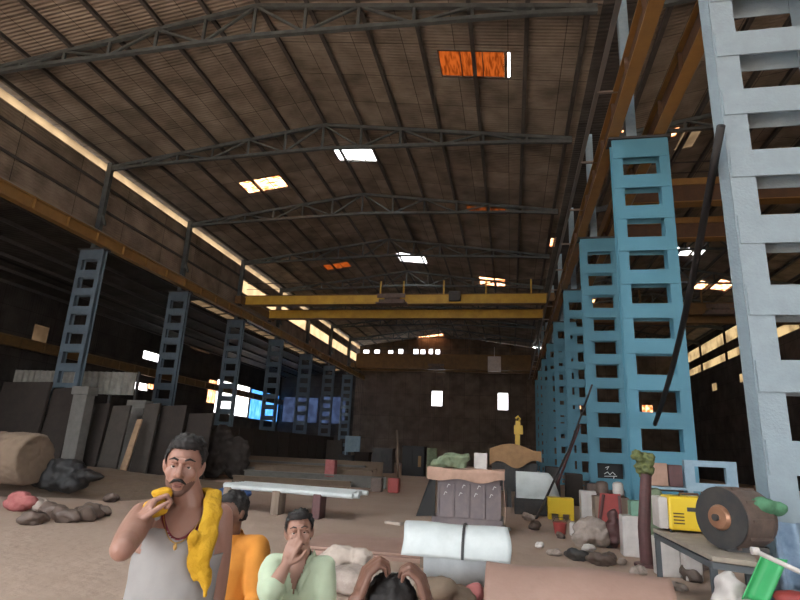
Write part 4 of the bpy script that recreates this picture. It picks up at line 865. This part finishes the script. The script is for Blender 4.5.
def hand(m, w, d, n, side, curl=.5, k=1., spread=.06):
    """palm and five fingers; d: along the fingers, n: the way the palm faces, side: which side (+1/-1) the thumb is on"""
    d = V(d).normalized(); n = V(n); n = (n-d*n.dot(d)).normalized(); s = d.cross(n)*side; w = V(w)
    L = [.040, .045, .042, .033]
    for i in range(4):
        o = (1.5-i)*.0195*k; kn = w+d*.088*k+s*o-d*abs(i-1.2)*.004*k; m.tube([w+s*o*.55, w+d*.045*k+s*o*.85, kn], [.013*k, .013*k, .0115*k], 10, .9)
        q = kn; a = curl*.45; pts = [q]; dirn = (d+s*(1.5-i)*spread)
        for j, f in enumerate((1, .62, .5)):
            dd = (dirn*math.cos(a)+n*math.sin(a)).normalized(); q = q+dd*L[i]*f*1.05*k; pts.append(q); a += curl*(.9 if j == 0 else .7)
        m.tube(pts, [.0100*k, .0090*k, .0082*k, .0070*k], 9); m.ell(pts[-1], .0072*k, seg=8, rings=6); m.ell(kn, .0112*k, seg=8, rings=6)
    b = w+d*.018*k+s*.024*k; p1 = b+(s*.75+d*.65+n*.25).normalized()*.038*k; p2 = p1+(s*.35+d*.9+n*.4).normalized()*.032*k; p3 = p2+(d*.9+n*.55).normalized()*.026*k
    m.tube([b, p1, p2, p3], [.014*k, .0115*k, .010*k, .0085*k], 9); m.ell(p3, .0088*k, seg=8, rings=6); m.ell(w+d*.045*k, (.034*k, .034*k, .016*k) if abs(n.z) > .7 else .02*k, seg=10, rings=8)
def torso_rings(hip, neck, right, fw, W, infl=0., stop=1.):
    """W: list of (t, half width, half depth, forward shift) from hip to neck"""
    r = []
    for t, a, b, f in W:
        if t <= stop: r.append((V(hip).lerp(V(neck), t)+V(fw)*f, V(right)*(a+infl), V(fw)*(b+infl)))
    return r
SLIM = [(-.12, .10, .085, 0), (-.06, .150, .11, 0), (.08, .158, .118, 0), (.25, .145, .11, .01), (.42, .140, .108, .015), (.60, .152, .112, .012), (.76, .165, .112, .006), (.88, .158, .092, .0), (.95, .115, .072, 0), (1.0, .066, .060, 0)]
BEL0 = [(-.12, .11, .09, 0), (-.06, .16, .12, .005), (.08, .172, .135, .02), (.25, .168, .14, .035), (.42, .160, .132, .03), (.60, .165, .125, .018), (.76, .178, .122, .008), (.88, .168, .098, .0), (.95, .125, .078, 0), (1.0, .070, .064, 0)]
BELLY = [(t, a*.90, b*.95, f) for t, a, b, f in BEL0]
def limb(m, pts, rad, infl=0., seg=14):
    q = []; r = []
    for i in range(len(pts)-1):
        a, b = V(pts[i]), V(pts[i+1])
        for t in (0, .25, .5, .75): q.append(a.lerp(b, t)); r.append(rad[2*i]*(1-t)+rad[2*i+1]*t+.006*math.sin(PI*t)+infl)
    q.append(V(pts[-1])); r.append(rad[-1]+infl); m.tube(q, r, seg)
    for p, k in [(pts[0], rad[0])]+[(p, rad[2*i+1]) for i, p in enumerate(pts[1:])]: m.ell(p, (k+infl)*.99, seg=12, rings=8)
ARM = [.047, .037, .037, .026]; LEG = [.082, .055, .054, .036]
def person(label, loc, yaw, J, W, skin, head_R, head_c, clothes, face, voxel=.0055, feet=True, group=None):
    right = V(J['sr'])-V(J['sl']); right.z *= .3; right = -right.normalized()   # towards +X side
    up = (V(J['neck'])-V(J['hip'])).normalized(); fw = right.cross(up).normalized()
    if fw.y > 0 and not J.get('back'): fw = -fw
    m = M(); m.loft(torso_rings(J['hip'], J['neck'], right, fw, W), 28)
    m.tube([V(J['neck'])-up*.05, V(J['neck'])+up*.02, V(head_c)+head_R@V((0, .012, -.045))], [.066, .056, .055], 14)
    head_mesh(m, head_c, head_R)
    for s in ('r', 'l'):
        sh, el, wr = V(J['s'+s]), V(J['e'+s]), V(J['w'+s]); m.tube([V(J['neck'])-up*.055, sh+up*.0], [.055, .050], 12); limb(m, [sh, el, wr], ARM)
        h = J['h'+s]; hand(m, wr, h[0], h[1], h[2], h[3]); m.ell(wr, .027, seg=10, rings=8)
        hp = V(J['hip'])+right*(-.085 if s == 'r' else .085)+up*.0; limb(m, [hp, V(J['k'+s]), V(J['a'+s])], LEG)
        an = V(J['a'+s]); fd = V(J['fd']).normalized(); m.tube([an+V((0, 0, -.02))-fd*.04, an+V((0, 0, -.035))+fd*.05, an+V((0, 0, -.05))+fd*.15], [.036, .036, .026], 12, .8); m.ell(an+V((0, 0, -.052))+fd*.15, (.04, .05, .02))
    me = remesh(m, voxel, 3); body = link('person', me, skin); body.location = loc; body.rotation_euler = (0, 0, yaw)
    tag(body, label, 'person', group)
    for nm, mt, build in clothes:
        c, keep, amp = build(right, up, fw); me = remesh(c, .008, 3, amp, 9, keep, .003); link(nm, me, mt, body)
    class L:   # face parts are laid out in body coordinates
        pass
    n0 = set(bpy.data.objects); fr = bpy.data.objects.new('face_tmp', None); C.objects.link(fr)
    face(fr, head_c, head_R); bpy.data.objects.remove(fr)
    for o in set(bpy.data.objects)-n0:
        if o.parent is None: o.parent = body
    return body, right, up, fw
def parts_in(body, fn):
    n0 = set(bpy.data.objects); fn()
    for o in set(bpy.data.objects)-n0:
        if o.parent is None: o.parent = body
def in_body(loc, yaw, w):      # world point -> body coordinates
    return rotz(-yaw)@(V(w)-V(loc))
# --- standing man in the vest with the yellow towel
loc = V((-1.22, 2.02, 0)); yaw = math.radians(14)
B_ = lambda u, v, y: in_body(loc, yaw, P(u, v, y=y))
neck = V((.02, .01, 1.405)); hip = V((-.02, .03, .87)); hc = V((-.012, -.02, 1.553))
wr = B_(138, 524, 1.83); er = B_(122, 549, 1.64)
J = dict(hip=hip, neck=neck, sr=(-.145, .0, 1.37), sl=(.140, .02, 1.375), er=er, wr=wr, el=(.15, .05, 1.10), wl=(.13, .0, .86),
         hr=((.30, .40, .85), (.7, .4, -.4), -1, 1.5), hl=((-.1, -.1, -1), (-1, 0, 0), -1, .5), kr=(-.11, .0, .47), kl=(.10, .0, .47), ar=(-.12, .03, .08), al=(.12, .03, .08), fd=(0, -1, 0))
J['sr'] = V(J['sr']); J['sl'] = V(J['sl'])
hR = rotz(math.radians(10)) @ Matrix.Rotation(math.radians(2), 3, 'X') @ Matrix.Rotation(math.radians(3), 3, 'Y')
def vest(right, up, fw):
    m = M(); m.loft(torso_rings(hip, neck, right, fw, BELLY, .010, .9), 30)
    for s in ('sr', 'sl'): m.tube([neck-up*.04+right*(.075 if s == 'sl' else -.075)+V((0, 0, -.01)), (neck-up*.09).lerp(V(J[s]), .75)], [.06, .055], 12)
    def keep(p):
        x = (p-neck).dot(right); z = p.z; y = (p-neck).dot(fw)
        if abs(x) > .125 and z > 1.25: return False
        if z > 1.435: return False
        if y > 0: return not (z > 1.305+abs(x)**2*13 and abs(x) < .10) 
        return not (z > 1.35+abs(x)**2*5 and abs(x) < .09)
    return m, keep, .004
def trousers(jj, hip_, infl=.014, top=.12):
    def f(right, up, fw):
        m = M(); m.loft(torso_rings(hip_, jj['neck'], right, fw, SLIM if infl < .02 else BELLY, .016, top), 28)
        for s in ('r', 'l'):
            hp = V(hip_)+right*(-.085 if s == 'r' else .085); limb(m, [hp, V(jj['k'+s]), V(jj['a'+s])], [.088, .066, .064, .055], infl)
        return m, None, .005
    return f
def faceA(root, c, R): face_parts(c, hR, root, .93, moustache=True, beard=True, skin='skin_mid')
A, rt, up_, fw = person('standing man in a pale grey vest with a yellow towel round his neck', loc, yaw, J, BELLY, 'skin_mid', hR @ Matrix.Scale(.93, 3), hc, [('vest', 'vest', vest), ('trousers', 'grey_trousers', trousers(J, hip, .02))], faceA, .005)
def extrasA():
    m = M(); n = 26; pts = []
    for i in range(n+1):
        a = -1+2*i/n; x = .125*a; z = 1.308+x*x*13; 
        if z > 1.43: continue
        yb = .0
        pts.append((a, neck+rt*x+fw*(.112-.55*max(0, z-1.30)-.9*x*x)+V((0, 0, z-neck.z))))
    m.tube([p for _, p in pts], .0065, 8); m.build('vest_trim', 'vest_trim', None, True)
    m = M(); m.tube([neck+rt*x+fw*(.075+.045*(1-(x/.07)**2))+V((0, 0, -.02-.085*(1-(x/.07)**2))) for x in [-.07+.14*i/14 for i in range(15)]], .0022, 6); m.ell(neck+fw*.13+V((0, 0, -.115)), (.007, .004, .012)); m.build('pendant', 'brass', None, True)
parts_in(A, extrasA)
# towel: a thing of its own, round the neck and held in the fist
T = M()
def strip(pts, wid, th):
    T.tube(pts, wid, 16, th, up=(0, -1, 0))
nk = neck
hw = B_(158, 499, 1.92)
Pn = [hw+V((-.01, -.02, -.05)), hw+V((.02, .0, .01)), nk+rt*-.10+fw*.075+V((0, 0, .0)), nk+rt*-.085+fw*.01+V((0, 0, .045)), nk+fw*-.075+V((0, 0, .05)), nk+rt*.085+fw*.0+V((0, 0, .05)), nk+rt*.105+fw*.085+V((0, 0, -.0)),
      nk+rt*.105+fw*.125+V((0, 0, -.08)), nk+rt*.085+fw*.150+V((0, 0, -.14)), nk+rt*.095+fw*.16+V((0, 0, -.185)), nk+rt*.10+fw*.16+V((0, 0, -.215))]
T.tube(Pn, [.03, .038, .036, .034, .032, .034, .036, .038, .040, .038, .016], 16, .5, up=(0, 0, 1))
T.ell(Pn[1]+V((-.01, 0, .01)), (.036, .03, .018)); T.ell(Pn[2]+V((0, 0, .0)), (.05, .035, .03)); T.ell(Pn[8]+rt*.02, (.03, .022, .05)); T.ell(Pn[8]-rt*.02+V((0, 0, .04)), (.022, .018, .05)); T.tube([Pn[9]+rt*.02, Pn[10]+rt*.03+V((0, 0, -.05))], [.022, .010], 10)
me = remesh(T, .0055, 3, .010, 15); o = link('towel', me, 'towel'); o.location = loc; o.rotation_euler = (0, 0, yaw); tag(o, 'yellow towel slung round the neck of the man in the vest', 'towel')
# --- man in the pale green shirt, seated, hand at his mouth
def stool(x, y, h, label):
    t = thing('wooden_stool', label, 'stool', (x, y, 0)); m = M(); m.span((x-.19, y-.17, h-.04), (x+.19, y+.17, h)); m.build('seat', 'wood', t, bevel=.01)
    for sx in (-1, 1):
        for sy in (-1, 1): m = M(); m.bar((x+sx*.16, y+sy*.14, 0), (x+sx*.14, y+sy*.12, h-.04), .045); m.build('leg', 'wood', t)
    m = M(); m.bar((x-.15, y-.13, .2), (x+.15, y-.13, .2), .03); m.bar((x-.15, y+.13, .2), (x+.15, y+.13, .2), .03); m.build('stretcher', 'wood', t)
def seated(loc, hs, yaw): return V((loc[0], loc[1], hs))
loc = V((-1.10, 3.0, 0)); yaw = math.radians(12)
hip = V((.0, .10, .54)); neck = V((.0, .0, 1.075)); hc = V((-.005, -.035, 1.205))
W_ = B_ = lambda u, v, y: in_body(loc, yaw, P(u, v, y=y))
J = dict(hip=hip, neck=neck, sr=V((-.13, .0, 1.03)), sl=V((.135, .0, 1.03)), er=B_(270, 594, 2.80), wr=hc+V((-.035, -.115, -.135)), el=V((.165, -.06, .77)), wl=V((.09, -.26, .68)),
         hr=((.25, -.0, .9), (.3, .9, -.2), -1, 1.1), hl=((-.6, -.8, -.1), (-.2, 0, -1), 1, .5), kr=(-.17, -.34, .52), kl=(.17, -.34, .52), ar=(-.17, -.28, .08), al=(.17, -.30, .08), fd=(0, -1, 0))
hR = rotz(math.radians(8)) @ Matrix.Rotation(math.radians(-6), 3, 'X') @ Matrix.Rotation(math.radians(-6), 3, 'Y')
def shirt(JJ, hip_, W, cuff_r=.0, cuff_l=.0, vneck=True, amp=.006, infl=.016):
    def f(right, up, fw):
        m = M(); m.loft(torso_rings(hip_, JJ['neck'], right, fw, W, infl, .96), 30)
        for s in ('r', 'l'):
            sh, el, w = V(JJ['s'+s]), V(JJ['e'+s]), V(JJ['w'+s]); e2 = el.lerp(w, cuff_r if s == 'r' else cuff_l); m.tube([V(JJ['neck'])-up*.05, sh], [.062, .066], 14)
            limb(m, [sh, el, e2], [.058, .053, .052, .048], infl*.6)
            d = (w-el).normalized(); m.tube([e2-d*.035, e2+d*.012], [.060, .062], 16)
        nz = JJ['neck'].z
        m.tube([V(JJ['neck'])-up*.04, V(JJ['neck'])+up*.045], [.085, .070], 16)
        def keep(p):
            q = p-V(JJ['neck']); x = q.dot(right); y = q.dot(fw); z = q.dot(up)
            if z > .03+max(0, -y)*.15 and abs(x) < .1: return False
            if vneck and y > .02 and z > -.13 and abs(x) < (z+.13)*.36: return False
            return True
        return m, keep, amp
    return f
def faceC(root, c, R): face_parts(c, R, root, .93, moustache=True, skin='skin_tan')
SL2 = [(t, a*.86, b*.92, f) for t, a, b, f in SLIM]
Cm, rt, up_, fw = person('seated man in a pale green long-sleeved shirt, hand raised to his mouth', loc, yaw, J, SL2, 'skin_tan', hR @ Matrix.Scale(.93, 3), hc, [('shirt', 'green_shirt', shirt(J, hip, SL2, .2, .7, True, .009, .011)), ('trousers', 'grey_trousers', trousers(J, hip, .014, .1))], lambda r, c, R: faceC(r, c, hR), .0055)
def coll():
    for s in (-1, 1):
        m = M(); m.sheet(lambda u, v: neck+rt*s*(.012+.062*math.sin(u*1.4)+.018*v)+fw*(.085-.10*u**1.5+.010*v+.004)+V((0, 0, -.10+.145*u**.7-.035*v)), 10, 4, .004); m.build('collar', 'green_shirt', None, True)
parts_in(Cm, coll)
stool(loc.x, loc.y+.1, .45, 'wooden stool under the man in the green shirt')
# --- man in orange behind the standing man
loc = V((-1.57, 3.12, 0)); yaw = math.radians(16)
hip = V((.0, .08, .56)); neck = V((.0, .02, 1.125)); hc = V((.0, -.02, 1.262))
J = dict(hip=hip, neck=neck, sr=V((-.165, .0, 1.085)), sl=V((.165, .0, 1.085)), er=V((-.20, -.08, .82)), wr=V((-.12, -.28, .72)), el=V((.20, -.08, .82)), wl=V((.12, -.27, .72)),
         hr=((.5, -.8, -.1), (.2, 0, -1), -1, .6), hl=((-.5, -.8, -.1), (-.2, 0, -1), 1, .6), kr=(-.14, -.36, .52), kl=(.14, -.36, .52), ar=(-.15, -.30, .08), al=(.15, -.32, .08), fd=(0, -1, 0))
hR = rotz(math.radians(-30)) @ Matrix.Rotation(math.radians(4), 3, 'X')
person('seated man in an orange shirt, half hidden behind the standing man', loc, yaw, J, SLIM, 'skin_dark', hR @ Matrix.Scale(.93, 3), hc, [('shirt', 'orange_shirt', shirt(J, hip, SLIM, .6, .6, False)), ('trousers', 'grey_trousers', trousers(J, hip, .014, .1))], lambda r, c, R: face_parts(c, hR, r, .93, moustache=True, skin='skin_dark'), .006)
stool(loc.x, loc.y+.08, .47, 'wooden stool under the man in the orange shirt')
# --- person with hands on the head, bottom centre
loc = V((-.34, 1.72, -.0)); yaw = math.radians(12+180)
hip = V((.0, .02, .53)); neck = V((.0, .0, 1.045)); hc = V((.0, -.02, 1.178))
J = dict(hip=hip, neck=neck, sr=V((-.165, .0, 1.005)), sl=V((.165, .0, 1.005)), er=V((-.155, -.10, 1.13)), wr=V((-.06, -.07, 1.285)), el=V((.155, -.10, 1.13)), wl=V((.06, -.07, 1.285)),
         hr=((.30, -.1, .95), (.9, -.3, -.1), -1, 1.3), hl=((-.30, -.1, .95), (-.9, -.3, -.1), 1, 1.3), kr=(-.14, -.36, .50), kl=(.14, -.36, .50), ar=(-.15, -.30, .08), al=(.15, -.32, .08), fd=(0, -1, 0))
J['er'] = V((-.19, .05, 1.03)); J['el'] = V((.19, .05, 1.03)); J['wr'] = V((-.105, .05, 1.222)); J['wl'] = V((.098, .05, 1.235))
hR = Matrix.Rotation(math.radians(10), 3, 'X')
person('person with black hair seen from behind, both hands raised to the head', loc, yaw, J, SLIM, 'skin_dark', hR @ Matrix.Scale(.95, 3), hc, [('shirt', 'navy_cloth', shirt(J, hip, SLIM, -.4, -.4, False)), ('trousers', 'grey_trousers', trousers(J, hip, .014, .1))], lambda r, c, R: face_parts(c, hR, r, .95, skin='skin_dark'), .006)
stool(loc.x, loc.y-.02, .44, 'wooden stool under the person with raised hands')
# dark bag between the two seated men
m = M(); a = P(258, 552, y=3.7); m.ell((a.x, 3.75, a.z-.02), (.06, .06, .07)); m.ell((a.x+.02, 3.75, a.z-.3), (.16, .12, .24)); m.ell((a.x, 3.75, .4), (.2, .16, .4)); solid('canvas_bag', m, 'grey_trousers', 'dark canvas bag standing between the two seated men', 'bag', amp=.03)
# ------------------------------------------------------------------ light
W = bpy.data.worlds.new('world'); bpy.context.scene.world = W; W.use_nodes = True
bg = W.node_tree.nodes['Background']; bg.inputs['Color'].default_value = (.93, .97, 1, 1); bg.inputs['Strength'].default_value = 6.0
sc = bpy.context.scene
sl = bpy.data.lights.new('sun', 'SUN'); sl.energy = 22; sl.angle = .02; sl.color = (1, .95, .87)
so = bpy.data.objects.new('sun', sl); C.objects.link(so); so.rotation_euler = V((.18, .5, -.85)).to_track_quat('-Z', 'Y').to_euler()
sc.view_settings.view_transform = 'Standard'; sc.view_settings.look = 'None'; sc.view_settings.exposure = 0.45; sc.view_settings.gamma = 1
sc.view_settings.use_curve_mapping = False
try:
    sc.cycles.use_denoising = True; sc.cycles.denoiser = 'OPENIMAGEDENOISE'
    sc.cycles.max_bounces = 8; sc.cycles.diffuse_bounces = 5; sc.cycles.transmission_bounces = 4; sc.cycles.sample_clamp_indirect = 8
except Exception: pass
